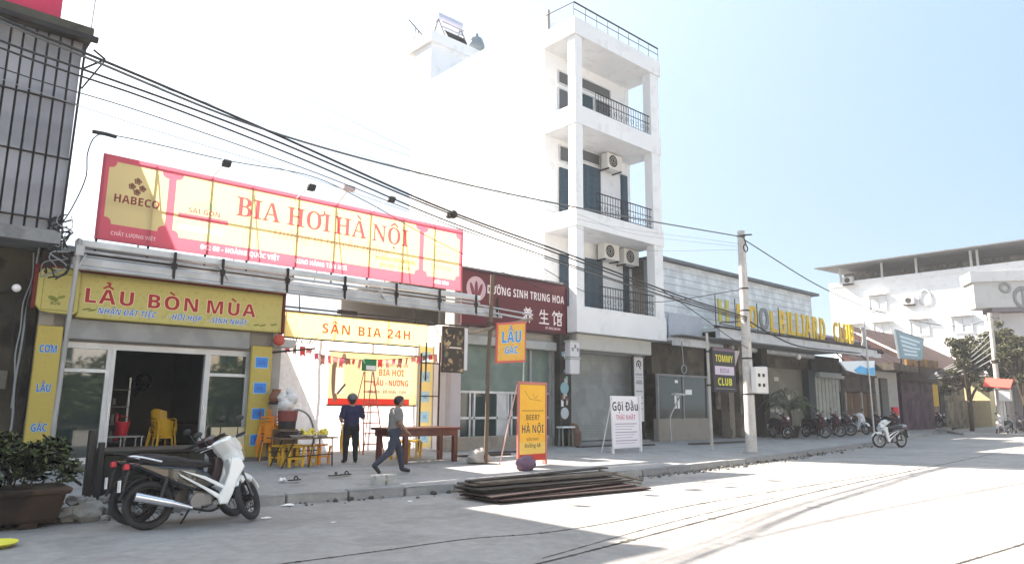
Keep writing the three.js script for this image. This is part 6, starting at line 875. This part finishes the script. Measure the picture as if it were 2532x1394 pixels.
// ------------------------------------------------------------------ things around the left kerb
{
  const t = T('metal_bin', 'dark rusty metal bin on legs behind the white scooter', 'bin', [3.1, 0.1, -11.4]);
  const m = M([0.045, 0.045, 0.038], { tx: 'rust', roughness: 0.7 });
  part(t, 'body', [prb(2.52, 3.9, 0.2, 0.8, 11.35, 12.1, 0.02)], m); part(t, 'lid', prb(2.48, 3.95, 0.8, 0.86, 11.28, 12.15, 0.02), M([0.045, 0.05, 0.045], { tx: 'rust', roughness: 0.6 })); parts(t, 'rib', [2.75, 3.2, 3.65].map((x) => pb(x, x + 0.06, 0.2, 0.8, 11.32, 11.36)), m);
  parts(t, 'post', [prb(2.3, 2.4, 0.08, 1.15, 11.3, 11.4, 0.015), prb(2.42, 2.5, 0.08, 0.98, 11.25, 11.33, 0.015)], MT.black); for (const x of [2.6, 3.8]) part(t, 'leg', pb(x - 0.04, x + 0.04, 0.02, 0.2, 11.4, 11.48), m); part(t, 'axle_bar', [pb(2.4, 3.9, 0.1, 0.14, 11.5, 11.54)], MT.rustSteel);
  const b = L('bicycle_wheel', 'silver bicycle wheel behind the bush at the left edge', 'wheel', [1.22, 0.42, -11.35], 0.5);
  part(b, 'tyre', new THREE.TorusGeometry(0.3, 0.024, 8, 32), MT.rubber); part(b, 'rim', new THREE.TorusGeometry(0.27, 0.016, 8, 32), MT.chrome); part(b, 'spoke', Array.from({ length: 20 }, (_, k) => cyl(V(0, 0, 0), V(Math.cos(k * 0.314) * 0.27, Math.sin(k * 0.314) * 0.27, 0), 0.004, 0.004, 4)), MT.steel); part(b, 'hub', cyl(V(0, 0, -0.05), V(0, 0, 0.05), 0.025), MT.steel); part(b, 'mudguard', new THREE.TorusGeometry(0.34, 0.03, 6, 20, 2.2).scale(1, 1, 0.8).rotateZ(0.2), MT.chrome);
  one('bent_rod', 'thin black bent rods sticking out beside the bush', 'rod', [tube([[1.75, 1.1, -11.3], [1.9, 0.95, -11.3], [2.0, 0.85, -11.3]], 0.015, 10, 5), tube([[1.98, 0.75, -11.2], [2.1, 0.55, -11.2], [2.25, 0.42, -11.2]], 0.018, 10, 5)], MT.black, [2, 0.4, -11.3]);
  const spots = [[2.05, 10.85, 0.17], [2.28, 10.8, 0.2], [2.5, 11.0, 0.13], [2.66, 10.75, 0.11], [2.2, 11.15, 0.14], [2.75, 11.0, 0.09], [2.42, 10.55, 0.06], [1.95, 11.2, 0.1], [2.6, 11.25, 0.12], [2.9, 10.9, 0.07], [2.35, 11.05, 0.12], [2.83, 11.15, 0.08]];
  for (const [x, p, r] of spots) one('rubble_stone', 'broken lumps of concrete rubble between pot and scooter', 'rubble', rock(r * 0.85, 0.45, 1).scale(1.2, 0.75, 1).translate(x, r * 0.55 + 0.02 + (p > 11 ? 0.12 : 0), -p), MT.rubble, [x, 0, -p], 'rubble stones by the pot');
  const y = T('yellow_dish', 'bright yellow round plastic dish lying on the road at the left', 'dish', [1.2, 0, -9.5]); part(y, 'dish', new THREE.LatheGeometry([[0, 0.01], [0.13, 0.01], [0.2, 0.05], [0.205, 0.045], [0.14, 0], [0, 0]].map((q) => new THREE.Vector2(...q)), 26).translate(1.16, 0.004, -9.5), M([0.72, 0.68, 0.08], { roughness: 0.45, side: THREE.DoubleSide })); part(y, 'rim', new THREE.TorusGeometry(0.2, 0.009, 6, 30).rotateX(Math.PI / 2).translate(1.16, 0.052, -9.5), M([0.72, 0.68, 0.08]));
  const sandal = (label, x, p, r) => { const s = L('sandal', label, 'sandal', [x, 0.18, -p], r); part(s, 'sole', rb(-0.12, 0.12, 0, 0.022, -0.045, 0.045, 0.01), MT.black); part(s, 'strap', new THREE.TorusGeometry(0.05, 0.012, 5, 10, Math.PI).rotateY(Math.PI / 2).translate(0.03, 0.02, 0), MT.darkSteel); };
  sandal('black sandal on the pavement before the folding table', 5.78, 12.2, 0.3); sandal('black sandal on the pavement near the standing man, left of the pair', 6.72, 12.5, -0.2); sandal('black sandal on the pavement near the standing man, right of the pair', 6.98, 12.55, 0.2);
  one('paper_scrap', 'crumpled white paper beside the black sandal', 'litter', rock(0.07, 0.4, 1).scale(1.2, 0.5, 1).translate(5.6, 0.2, -12.3), MT.plasticWhite, [5.6, 0.17, -12.3]);
  for (const [i, [x, p, s]] of [[4.15, 9.55, 0.045], [4.7, 8.7, 0.02], [6.6, 9.75, 0.03], [4.9, 10.5, 0.06]].entries()) one('paper_scrap', ['white scrap of paper on the road beside the scooter front wheel', 'small grey scrap on the open road', 'white scrap at the kerb in the middle', 'pale scrap in the gutter right of the scooter'][i], 'litter', rock(s, 0.4, 1).scale(1.8, 0.35, 1).translate(x, s * 0.2 + 0.004, -p), MT.plasticWhite, [x, 0, -p]);
  for (const [i, [x, l]] of [[6.82, 'left'], [7.06, 'right']].entries()) one('concrete_block', l + ' pale concrete block on the pavement edge below the walking man', 'block', prb(x - 0.1, x + 0.1, 0.12, 0.3, 11.0, 11.2, 0.02).rotateY(0), M([0.52, 0.52, 0.5], { tx: 'concrete' }), [x, 0.12, -11.1]);
}
{ // sheets and boards stacked on the road
  const mats = [M([0.055, 0.028, 0.03], { tx: 'wood' }), M([0.04, 0.03, 0.028], { tx: 'wood' }), M([0.17, 0.15, 0.145], { tx: 'wood' }), M([0.085, 0.045, 0.05], { tx: 'wood' }), M([0.26, 0.24, 0.225], { tx: 'wood' }), M([0.04, 0.036, 0.036], { tx: 'wood' })];
  const rows = [[9.15, 9.0, 3.5, 1.05, 0.03, 0.13, 0], [9.3, 9.08, 3.4, 0.95, 0.06, 0.16, 3], [9.1, 9.15, 3.3, 0.9, 0.10, 0.10, 0], [9.4, 9.2, 3.5, 0.8, 0.135, 0.14, 5], [9.25, 9.3, 3.3, 0.75, 0.17, 0.12, 1], [9.3, 9.38, 3.2, 0.55, 0.2, 0.15, 2], [9.45, 9.42, 3.4, 0.4, 0.235, 0.12, 4], [9.35, 9.5, 3.5, 0.2, 0.265, 0.125, 5]];
  const desc = ['widest, undermost', 'second from the bottom', 'third from the bottom', 'fourth from the bottom', 'fourth from the top', 'third from the top', 'second from the top', 'narrowest, topmost'];
  rows.forEach(([x, p, l, w, y, a, m], i) => { const g = rb(-l / 2, l / 2, -0.012, 0.012, -w / 2, w / 2, 0.005), P = g.attributes.position; const bend = rr(-0.02, 0.03), tw = rr(-0.015, 0.015); for (let k = 0; k < P.count; k++) { const q = P.getX(k) / l; P.setY(k, P.getY(k) + bend * q * q * 2 + tw * q * P.getZ(k)); } g.computeVertexNormals(); const o = mesh(numbered('weathered_board'), g, mats[m]); o.position.set(x + rr(-0.2, 0.2), y * 1.12, -p + rr(-0.06, 0.06)); o.rotation.y = -a + 0.1 + rr(-0.05, 0.05); o.rotation.z = rr(-0.008, 0.014); scene.add(o); tag(o, desc[i] + ' weathered board of the stack lying on the road', 'board'); });
  const pl = [[[7.7, 0.05, -10.1], [9.0, 0.09, -9.75], 'short pale batten poking out at the left of the board stack'], [[7.5, 0.03, -8.95], [8.6, 0.05, -9.6], 'dark batten lying across the left end of the board stack'], [[10.9, 0.27, -9.5], [12.1, 0.02, -9.35], 'thin pale lath sloping off the right end of the board stack'], [[7.8, 0.22, -9.45], [9.2, 0.25, -9.6], 'pale split batten on top of the board stack'], [[10.7, 0.16, -9.2], [11.6, 0.03, -9.0], 'short dark stick at the right end of the board stack']];
  for (const [i, [a, b, l]] of pl.entries()) one('batten', l, 'batten', cyl(V(...a), V(...b), 0.025, 0.02, 4), i % 2 ? MT.woodDark : MT.plankPale, a);
  const bag = rock(0.24, 0.16, 3); one('purple_bag', 'lumpy purple bag at the foot of the yellow standing sign', 'bag', smooth(bag).scale(1.05, 0.75, 0.8).translate(10.78, 0.28, -11.5), M([0.15, 0.08, 0.13], { roughness: 0.55 }), [10.78, 0.15, -11.5]);
  const heap = rock(0.32, 0.25, 3), P = heap.attributes.position; for (let k = 0; k < P.count; k++) if (P.getY(k) < -0.1) P.setY(k, -0.1);
  one('cloth_heap', 'heap of pale cloth on the pavement at the crooked pole', 'cloth', smooth(heap).scale(1.0, 0.75, 0.7).translate(10.85, 0.27, -13.2), M([0.5, 0.47, 0.45], { tx: 'fabric', roughness: 1 }), [10.85, 0.18, -13.2]);
  for (const [i, [x, p, l, a]] of [[12.2, 14.6, 1.6, 0.1], [13.6, 15.2, 1.8, 0.05], [18.2, 15.6, 2.6, 0.02], [19.5, 15.2, 1.4, 0.12], [23.5, 14.6, 3.5, 0.06]].entries()) one('floor_plank', ['plank lying by the low beige wall', 'plank lying behind the yellow standing sign', 'dark plank lying before the grey shutter', 'short plank lying behind the white sandwich board', 'long dark plank lying before the club window'][i], 'plank', rb(-l / 2, l / 2, 0, 0.04, -0.09, 0.09, 0.01).rotateY(-a).translate(x, 0.21, -p), MT.woodDark, [x, 0.2, -p]);
}
{ // yellow standing sign
  const t = L('standing_sign', 'tall yellow standing sign with red frame at the pavement edge', 'sign', [11.65, 0.16, -12.2], 0.06);
  const fr = M([0.5, 0.16, 0.13], { roughness: 0.5 });
  part(t, 'board', rb(-0.45, 0.45, 0.1, 1.86, -0.03, 0, 0.008), M([0.5, 0.3, 0.03])); const pg = new THREE.PlaneGeometry(0.88, 1.74).translate(0, 0.98, 0.004); pg.userData.keepUV = true;
  part(t, 'print', pg, print(400, 800, (x, w, h) => {
    x.fillStyle = '#f2b524'; x.fillRect(0, 0, w, h); speckle(x, w, h, 120, ['#e8a71a', '#f6c544'], 30); x.fillStyle = '#c22c1c'; x.fillRect(0, h - 66, w, 66); x.fillStyle = '#e9c25a'; x.fillRect(0, h - 190, w, 124);
    x.strokeStyle = '#b98518'; x.lineWidth = 8; x.beginPath(); x.moveTo(70, 60); x.lineTo(150, 150); x.lineTo(330, 170); x.moveTo(200, 90); x.quadraticCurveTo(240, 180, 280, 110); x.stroke(); x.fillStyle = '#a06a12'; x.fillRect(30, 272, w - 60, 9);
    vtext(x, 'BEER?', w / 2, 376, 80, { color: '#6b4310', stretch: 0.95 }); vtext(x, 'HÀ NỘI', w / 2, 512, 118, { color: '#62330f', stretch: 0.84, outline: ['#f6d071', 6] }); vtext(x, 'GIẢI KHÁT', w / 2, 592, 40, { color: '#8b5b17' }); vtext(x, 'Đường 68', w / 2, 664, 56, { color: '#5c3a10' });
  }));
  part(t, 'frame', [bx(-0.5, -0.45, 0, 1.92, -0.04, 0.01), bx(0.45, 0.5, 0, 1.92, -0.04, 0.01), bx(-0.45, 0.45, 1.86, 1.92, -0.04, 0.01)], fr); part(t, 'side_rail', [bx(0.52, 0.57, -0.02, 1.9, -0.2, -0.16), cyl(V(0.5, 1.85, -0.03), V(0.54, 1.85, -0.18), 0.012), cyl(V(-0.5, 1.85, -0.03), V(-0.54, 0, -0.55), 0.016)], M([0.6, 0.42, 0.4], { roughness: 0.6 }));
  const w = L('standing_sign', 'white sandwich board lettered Gội Đầu on the pavement', 'sign', [16.77, 0.17, -13.5], 0.05);
  part(w, 'board', rb(-0.7, 0.7, 0.14, 1.66, -0.03, 0, 0.008).rotateX(-0.04), M([0.72, 0.71, 0.74])); const wg = new THREE.PlaneGeometry(1.36, 1.48).translate(0, 0.9, 0.005).rotateX(-0.04); wg.userData.keepUV = true;
  part(w, 'print', wg, print(640, 700, (x, w2, h) => { x.fillStyle = '#e4e1e8'; x.fillRect(0, 0, w2, h); vtext(x, 'Gội Đầu', w2 / 2, 195, 168, { color: '#23242a', stretch: 0.98 }); vtext(x, 'THÁI NHẬT', w2 / 2, 318, 92, { color: '#c06b86', stretch: 0.95 }); x.fillStyle = '#a99aae'; for (let k = 0; k < 8; k++) { x.fillRect(60, 370 + k * 38, w2 - 130 - (k % 3) * 60, k % 3 ? 8 : 14); } }));
  part(w, 'leg', [bx(-0.72, -0.66, 0, 0.2, -0.04, 0.02), bx(0.66, 0.73, -0.04, 1.68, -0.04, 0.02), cyl(V(-0.66, 1.6, -0.04), V(-0.6, 0, -0.5), 0.02), cyl(V(0.66, 1.6, -0.04), V(0.6, 0, -0.5), 0.02)], M([0.72, 0.71, 0.74]));
}

// ------------------------------------------------------------------ people: one continuous body, clothes and hair as children
function blob(bones, c, half, res, { grow = 0, k = 0.035, keep } = {}) {       // bones: [ax,ay,az, bx,by,bz, ra, rb]
  const mc = new MarchingCubes(res, new THREE.MeshBasicMaterial(), false, false, 160000); mc.isolation = 0;
  const h = res / 2;
  for (let z = 0; z < res; z++) for (let y = 0; y < res; y++) for (let x = 0; x < res; x++) {
    const px = c[0] + (x - h) / h * half, py = c[1] + (y - h) / h * half, pz = c[2] + (z - h) / h * half; let d = 9;
    for (const b of bones) {
      const ux = b[3] - b[0], uy = b[4] - b[1], uz = b[5] - b[2], qx = px - b[0], qy = py - b[1], qz = pz - b[2], l = ux * ux + uy * uy + uz * uz; let s = l ? (qx * ux + qy * uy + qz * uz) / l : 0; s = s < 0 ? 0 : s > 1 ? 1 : s;
      const e = Math.sqrt((qx - s * ux) ** 2 + (qy - s * uy) ** 2 + (qz - s * uz) ** 2) - (b[6] + (b[7] - b[6]) * s) - grow, kk = b[8] ?? k, t = Math.max(0, kk - Math.abs(d - e)) / kk; d = Math.min(d, e) - t * t * kk * 0.25;
    }
    if (keep) d = Math.max(d, keep(px, py, pz));
    mc.field[x + y * res + z * res * res] = -d;
  }
  mc.update(); const n = mc.count, g = new THREE.BufferGeometry(), P = new Float32Array(mc.positionArray.subarray(0, n * 3)), N = new Float32Array(mc.normalArray.subarray(0, n * 3));
  for (let i = 0; i < n; i++) { P[i * 3] = c[0] + P[i * 3] * half; P[i * 3 + 1] = c[1] + P[i * 3 + 1] * half; P[i * 3 + 2] = c[2] + P[i * 3 + 2] * half; }
  g.setAttribute('position', new THREE.BufferAttribute(P, 3)); g.setAttribute('normal', new THREE.BufferAttribute(N, 3)); return g;
}
const bone = (a, b, ra, rb, k) => (k ? [...a, ...b, ra, rb, k] : [...a, ...b, ra, rb]);
function hand(w, dir, up, side) {      // palm, four unequal bent fingers and a thumb; w is the wrist
  const d = V(...dir).normalize(), u = V(...up).normalize(), s = V().crossVectors(d, u).normalize(); u.crossVectors(s, d); const P = (a, b, c) => [w[0] + d.x * a + u.x * b + s.x * c, w[1] + d.y * a + u.y * b + s.y * c, w[2] + d.z * a + u.z * b + s.z * c], out = [bone(P(0, 0, 0), P(0.075, 0, 0), 0.026, 0.028, 0.012), bone(P(0.03, 0, -0.018), P(0.08, 0, -0.026), 0.016, 0.013, 0.012), bone(P(0.03, 0, 0.018), P(0.08, 0, 0.026), 0.016, 0.013, 0.012)];
  [[-0.027, 0.062], [-0.009, 0.075], [0.009, 0.07], [0.027, 0.055]].forEach(([c, l]) => { out.push(bone(P(0.075, 0, c), P(0.075 + l * 0.55, -0.012, c * 1.15), 0.0095, 0.009, 0.004), bone(P(0.075 + l * 0.55, -0.012, c * 1.15), P(0.075 + l * 0.85, -0.04, c * 1.15), 0.009, 0.0075, 0.004)); });
  out.push(bone(P(0.02, 0, side * 0.026), P(0.055, -0.008, side * 0.055), 0.013, 0.011, 0.006), bone(P(0.055, -0.008, side * 0.055), P(0.085, -0.02, side * 0.058), 0.0105, 0.009, 0.004));
  return out;
}
function headBones(x, y, z, f = 1) {     // face towards +x * f: skull, jaw, nose, brow, ears
  return [bone([x - 0.012 * f, y + 0.02, z], [x + 0.012 * f, y + 0.025, z], 0.09, 0.085), bone([x + 0.03 * f, y - 0.045, z], [x + 0.04 * f, y - 0.07, z], 0.062, 0.042), bone([x + 0.095 * f, y + 0.012, z], [x + 0.108 * f, y - 0.018, z], 0.01, 0.015, 0.015), bone([x + 0.083 * f, y + 0.03, z - 0.03], [x + 0.083 * f, y + 0.03, z + 0.03], 0.012, 0.012, 0.02), bone([x + 0.08 * f, y - 0.05, z - 0.018], [x + 0.08 * f, y - 0.05, z + 0.018], 0.01, 0.01, 0.012), bone([x - 0.005 * f, y + 0.02, z - 0.088], [x - 0.005 * f, y - 0.01, z - 0.084], 0.018, 0.012, 0.01), bone([x - 0.005 * f, y + 0.02, z + 0.088], [x - 0.005 * f, y - 0.01, z + 0.084], 0.018, 0.012, 0.01)];
}
function person(label, at, turn, j, mats, shirtHem, sleeve) {
  const t = L('person', label, 'person', at, turn); t.scale.setScalar(mats.scale ?? 1);
  const torso = [bone(j.pelvis, j.waist, 0.125, 0.115), bone(j.waist, j.chest, 0.115, 0.135), bone([j.pelvis[0], j.pelvis[1], j.pelvis[2] - 0.05], [j.chest[0], j.chest[1], j.chest[2] - 0.06], 0.1, 0.115), bone([j.pelvis[0], j.pelvis[1], j.pelvis[2] + 0.05], [j.chest[0], j.chest[1], j.chest[2] + 0.06], 0.1, 0.115), bone(j.sl, j.sr, 0.062, 0.062), bone(j.chest, j.neck, 0.1, 0.055)];
  const upper = [bone(j.sl, j.el, 0.054, 0.043), bone(j.sr, j.er, 0.054, 0.043)], fore = [bone(j.el, j.wl, 0.043, 0.028), bone(j.er, j.wr, 0.043, 0.028)];
  const legs = [bone(j.hl, j.kl, 0.088, 0.058), bone(j.hr, j.kr, 0.088, 0.058), bone(j.kl, j.al, 0.057, 0.036), bone(j.kr, j.ar, 0.057, 0.036)], feet = [bone(j.al, j.tl, 0.038, 0.03), bone(j.ar, j.tr, 0.038, 0.03)], neck = bone(j.neck, j.head.slice(0, 3), 0.052, 0.05);
  const body = blob([...torso, ...upper, ...fore, ...legs, ...feet, neck], [0, 0.82, 0], 0.88, 84), headG = blob([...headBones(...j.head), neck], [j.head[0], j.head[1] - 0.03, j.head[2]], 0.2, 60, { k: 0.03 });
  const hl = blob([...hand(j.wl, j.dl, j.ul, -1), bone(j.el, j.wl, 0.043, 0.028)], [j.wl[0] + j.dl[0] * 0.07, j.wl[1] + j.dl[1] * 0.07, j.wl[2] + j.dl[2] * 0.07], 0.13, 60, { k: 0.01, keep: (x, y, z) => Math.hypot(x - j.wl[0], y - j.wl[1], z - j.wl[2]) - 0.19 }), hr = blob([...hand(j.wr, j.dr, j.ur, 1), bone(j.er, j.wr, 0.043, 0.028)], [j.wr[0] + j.dr[0] * 0.07, j.wr[1] + j.dr[1] * 0.07, j.wr[2] + j.dr[2] * 0.07], 0.13, 60, { k: 0.01, keep: (x, y, z) => Math.hypot(x - j.wr[0], y - j.wr[1], z - j.wr[2]) - 0.19 });
  part(t, 'body', [body, headG, hl, hr], mats.skin);
  const fold = (x, y, z) => 0.005 * Math.sin(y * 38 + x * 22) * Math.sin(z * 30 + y * 14);
  const sl = blob([...torso, ...upper, ...(sleeve > 1 ? fore : [])], [0, 1.1, 0], 0.62, 84, { grow: 0.024, keep: (x, y, z) => Math.max(shirtHem - y + fold(x, y, z) * 2, y - 1.42, Math.min(y - 1.345, 0.085 - Math.hypot(x - j.neck[0], z)), sleeve < 1 ? Math.max(...[[j.sl, j.el], [j.sr, j.er]].map(([a, b]) => { const ux = b[0] - a[0], uy = b[1] - a[1], uz = b[2] - a[2], l = ux * ux + uy * uy + uz * uz, s = ((x - a[0]) * ux + (y - a[1]) * uy + (z - a[2]) * uz) / l, q = Math.hypot(x - a[0] - s * ux, y - a[1] - s * uy, z - a[2] - s * uz); return q < 0.11 && Math.abs(z) > 0.13 ? (s - sleeve) * 0.25 : -1; })) : -1) });
  part(t, 'shirt', sl, mats.shirt);
  part(t, 'trousers', blob([...legs, bone(j.pelvis, [j.pelvis[0], j.pelvis[1] + 0.06, j.pelvis[2]], 0.125, 0.12), bone([j.pelvis[0], j.pelvis[1], -0.06], [j.pelvis[0], j.pelvis[1], 0.06], 0.115, 0.115)], [0, 0.5, 0], 0.62, 78, { grow: 0.017, keep: (x, y, z) => Math.max(y - 0.95, 0.055 - y) }), mats.trousers);
  part(t, 'shoe', blob(feet, [0, 0.12, 0], 0.5, 80, { grow: 0.009, keep: (x, y) => y - 0.32 + 0.2 * (mats.lowShoe ? 1 : 0) }), mats.shoe);
  const [hx, hy, hz, f = 1] = j.head;
  if (mats.helmet) { const dome = new THREE.SphereGeometry(0.128, 22, 12, 0, 6.29, 0, 1.75).scale(1.08, 1, 1).translate(hx - 0.005, hy + 0.035, hz); const hm = part(t, 'helmet', [dome, new THREE.TorusGeometry(0.125, 0.01, 6, 24).rotateX(Math.PI / 2).scale(1.08, 1, 1).translate(hx - 0.005, hy + 0.012, hz)], mats.helmet); part(t, 'hair', blob([bone([hx - 0.03, hy - 0.01, hz], [hx - 0.035, hy - 0.07, hz], 0.085, 0.06)], [hx, hy, hz], 0.2, 44, { keep: (x, y, z) => Math.max(x - hx - 0.005, y - hy - 0.03) }), MT.hair); part(t, 'chin_strap', new THREE.TorusGeometry(0.1, 0.008, 5, 16, 3.2).rotateZ(Math.PI).rotateY(Math.PI / 2).translate(hx + 0.02, hy, hz), MT.black); }
  else part(t, 'hair', blob(headBones(hx, hy, hz, f).slice(0, 1), [hx, hy + 0.02, hz], 0.18, 60, { grow: 0.02, keep: (x, y, z) => { const qx = (x - hx) * f; return Math.max(qx - 0.085 + 0.02 * Math.sin(z * 60), Math.max(0, qx) * 0.9 + hy - 0.035 - y + (qx < -0.02 ? -0.05 : 0.03) + 0.006 * Math.sin(y * 150 + z * 120)); } }), MT.hair);
  if (mats.eyes) part(t, 'eye', [-1, 1].map((s) => new THREE.SphereGeometry(0.011, 8, 6).translate(hx + 0.079 * f, hy + 0.008, hz + s * 0.032)), MT.black);
  return t;
}
// the standing man, seen from behind, hands held up in front to his right
person('person in a navy shirt, dark trousers and grey helmet standing with back turned', [8.3, 0.2, -14.75], 1.3, {
  head: [0.03, 1.52, 0, 1], neck: [0, 1.36, 0], chest: [0, 1.2, 0], waist: [0, 1.02, 0], pelvis: [0, 0.88, 0], sl: [0, 1.3, -0.185], sr: [0, 1.3, 0.185], el: [-0.02, 1.06, -0.27], wl: [0.18, 0.98, -0.2], er: [0.03, 1.08, 0.29], wr: [0.25, 1.13, 0.3], dl: [0.9, 0.2, 0.3], ul: [0, 1, 0], dr: [0.85, 0.4, 0.15], ur: [0, 1, 0],
  hl: [0, 0.82, -0.095], hr: [0, 0.82, 0.095], kl: [0.02, 0.46, -0.11], kr: [0.02, 0.46, 0.12], al: [0, 0.07, -0.12], ar: [-0.01, 0.07, 0.13], tl: [0.15, 0.035, -0.14], tr: [0.14, 0.035, 0.17],
}, { skin: MT.skin, shirt: M([0.03, 0.028, 0.085], { tx: 'fabric', roughness: 0.9 }), trousers: M([0.022, 0.022, 0.024], { tx: 'fabric', roughness: 0.9 }), shoe: MT.black, helmet: M([0.09, 0.09, 0.1], { roughness: 0.35 }), eyes: false, scale: 0.94 }, 0.86, 0.95);
// the walking man, mid-stride towards the right
person('person in a grey t-shirt and blue jeans walking right past the red table', [8.02, 0.16, -12.45], -0.3, {
  head: [0.06, 1.5, 0, 1], neck: [0.02, 1.35, 0], chest: [0.0, 1.19, 0], waist: [-0.01, 1.02, 0], pelvis: [-0.02, 0.88, 0], sl: [-0.01, 1.29, -0.175], sr: [0.0, 1.29, 0.175], el: [-0.03, 1.04, -0.24], wl: [0.08, 0.84, -0.24], er: [0.04, 1.04, 0.24], wr: [0.2, 0.86, 0.2], dl: [0.5, -0.85, 0], ul: [0.85, 0.5, 0], dr: [0.8, -0.55, -0.1], ur: [0.5, 0.85, 0],
  hl: [-0.02, 0.82, -0.09], hr: [-0.02, 0.82, 0.09], kl: [0.13, 0.46, -0.1], kr: [-0.13, 0.46, 0.1], al: [0.2, 0.075, -0.1], ar: [-0.46, 0.18, 0.11], tl: [0.35, 0.04, -0.11], tr: [-0.36, 0.045, 0.13],
}, { skin: MT.skin, shirt: M([0.26, 0.255, 0.245], { tx: 'fabric', roughness: 0.9 }), trousers: M([0.06, 0.07, 0.105], { tx: 'fabric', roughness: 0.9 }), shoe: MT.black, eyes: true, scale: 0.95 }, 0.87, 0.8);

// ------------------------------------------------------------------ overhead cables
{
  const P = (l, p = 11.3) => l.map((q) => [q[0], q[1], -(q[2] ?? p)]);
  const run = (label, pts, r, m = MT.cable) => one('power_cable', label, 'cable', tube(P(pts), r, 120, 5), m, [pts[0][0], pts[0][1], -(pts[0][2] ?? 11.3)]);
  run('thick black cable crossing from the top left, uppermost of the bundle', [[-9, 8.6], [0.67, 6.7], [1.68, 6.56], [4.19, 6.18], [8.07, 5.51], [11.87, 5.1], [16.84, 4.55], [20.1, 4.3]], 0.022);
  run('black cable just under the thick one, joining it over the billboard', [[-9, 8.1], [0.71, 6.38], [1.7, 6.3], [4.19, 6.05], [8.07, 5.46], [11.87, 5.02], [16.84, 4.48], [20.1, 4.25]], 0.018);
  run('black cable sagging lowest of the bundle above the billboard right end', [[-9, 7.9], [0.7, 6.28], [2.6, 6.12], [4.9, 5.82], [8.1, 5.28], [11.9, 4.86], [16.8, 4.42], [20.1, 4.2]], 0.016);
  run('slim black cable parallel to the bundle before the grey cladding', [[-9, 7.5], [0.72, 6.0], [2.4, 5.9], [5.2, 5.62], [8.2, 5.2], [12, 4.8], [16.9, 4.38], [20.1, 4.15]], 0.009);
  run('twisted cable from over the billboard up to the pole top', [[-9, 8.3], [1.68, 6.5], [4.4, 6.14], [8.25, 6.12], [12.76, 6.34], [20.1, 6.88]], 0.02, M([0.1, 0.11, 0.115]));
  run('cable running on from the pole top to the far right', [[20.1, 6.88, 11.4], [27, 6.1, 11.9], [36, 5.9, 12.6], [44, 6.0, 12.2], [51, 7.0, 12.3]], 0.02, M([0.1, 0.11, 0.115]));
  run('thick black cable leaving the pole towards the canopy', [[20.1, 4.28, 11.4], [24, 4.15, 12.6], [29, 4.1, 14], [36, 4.3, 15], [41, 4.4, 15.2]], 0.03);
  run('thin cable loop drooping from the pole below the bundle', [[15.5, 4.7], [17.5, 4.1], [19, 3.6], [20.1, 3.3]], 0.012); run('thin cable from the white house balcony to the bundle', [[15.6, 5.9, 15.9], [17.8, 5.3, 15.8], [19.5, 5.05, 14.5], [20.1, 5.2, 11.5]], 0.011);
  run('thin pale wire low above the billboard, nearest the red frame', [[-9, 7.2], [1.6, 5.75], [5, 5.5], [10, 5.0], [16, 4.5], [20.1, 4.4]], 0.006, MT.cableGrey); run('thin pale wire crossing the white sky at the top left', [[-9, 9.0, 13], [1.9, 8.3, 13], [5, 7.9, 13], [9, 7.2, 13], [14, 6.7, 13], [20.1, 6.7, 11.5]], 0.005, MT.cableGrey);
  run('thin pale wire crossing the white house side wall, higher of two', [[3, 7.5, 13], [9, 7.1, 13], [14, 6.85, 13], [17.3, 6.9, 13.5], [20.1, 6.6, 11.5]], 0.005, MT.cableGrey); run('thin pale wire crossing the white house side wall, lower of two', [[3, 7.1, 13], [9, 6.75, 13], [14, 6.45, 13], [17.3, 6.4, 13.5], [20.1, 6.5, 11.5]], 0.005, MT.cableGrey);
  run('thin drooping lead running over the billboard to the dark red sign', [[2.3, 4.9, 15.5], [2.42, 5.2, 15.5], [2.6, 5.9, 15.5], [2.58, 6.4, 15.5], [2.7, 6.78, 15.5], [2.95, 6.85, 15.5], [5.31, 6.89, 15.5], [7.36, 6.98, 15.5], [8.84, 6.66, 15.5], [10.63, 6.11, 15.5], [13.42, 5.59, 15.8], [16.38, 5.2, 16.2]], 0.012);
  one('cable_joint', 'black joint box on the thin lead near the grey building', 'cable joint', tube([[2.62, 6.84, -15.5], [2.85, 6.85, -15.5], [3.05, 6.84, -15.5]], 0.04, 10, 7), MT.black, [2.85, 6.85, -15.5]); one('cable_joint', 'black joint knob on the cable bundle right of the billboard', 'cable joint', new THREE.SphereGeometry(0.09, 10, 8).translate(8.5, 5.42, -11.3), MT.black, [8.5, 5.42, -11.3]);
  run('slim black wire along the canopy edge of the hall', [[20.1, 4.2, 11.4], [24.7, 4.75, 15.0], [30, 4.72, 15.0], [38, 4.72, 15.0]], 0.02);
  for (let k = 0; k < 5; k++) run(['first', 'second', 'third', 'fourth', 'fifth'][k] + ' cable from the left of those fanning out at the far right pole', [[51, 6.2 - k * 0.4, 12.3], [52, 4.9 - k * 0.3, 14 + k * 0.1], [53.5, 3.9 - k * 0.1, 16.4 + k * 0.2]], 0.03, MT.cableGrey);
}
scene.fog = new THREE.FogExp2(0xf2f6fa, 0.0011);
renderer.render(scene, camera);
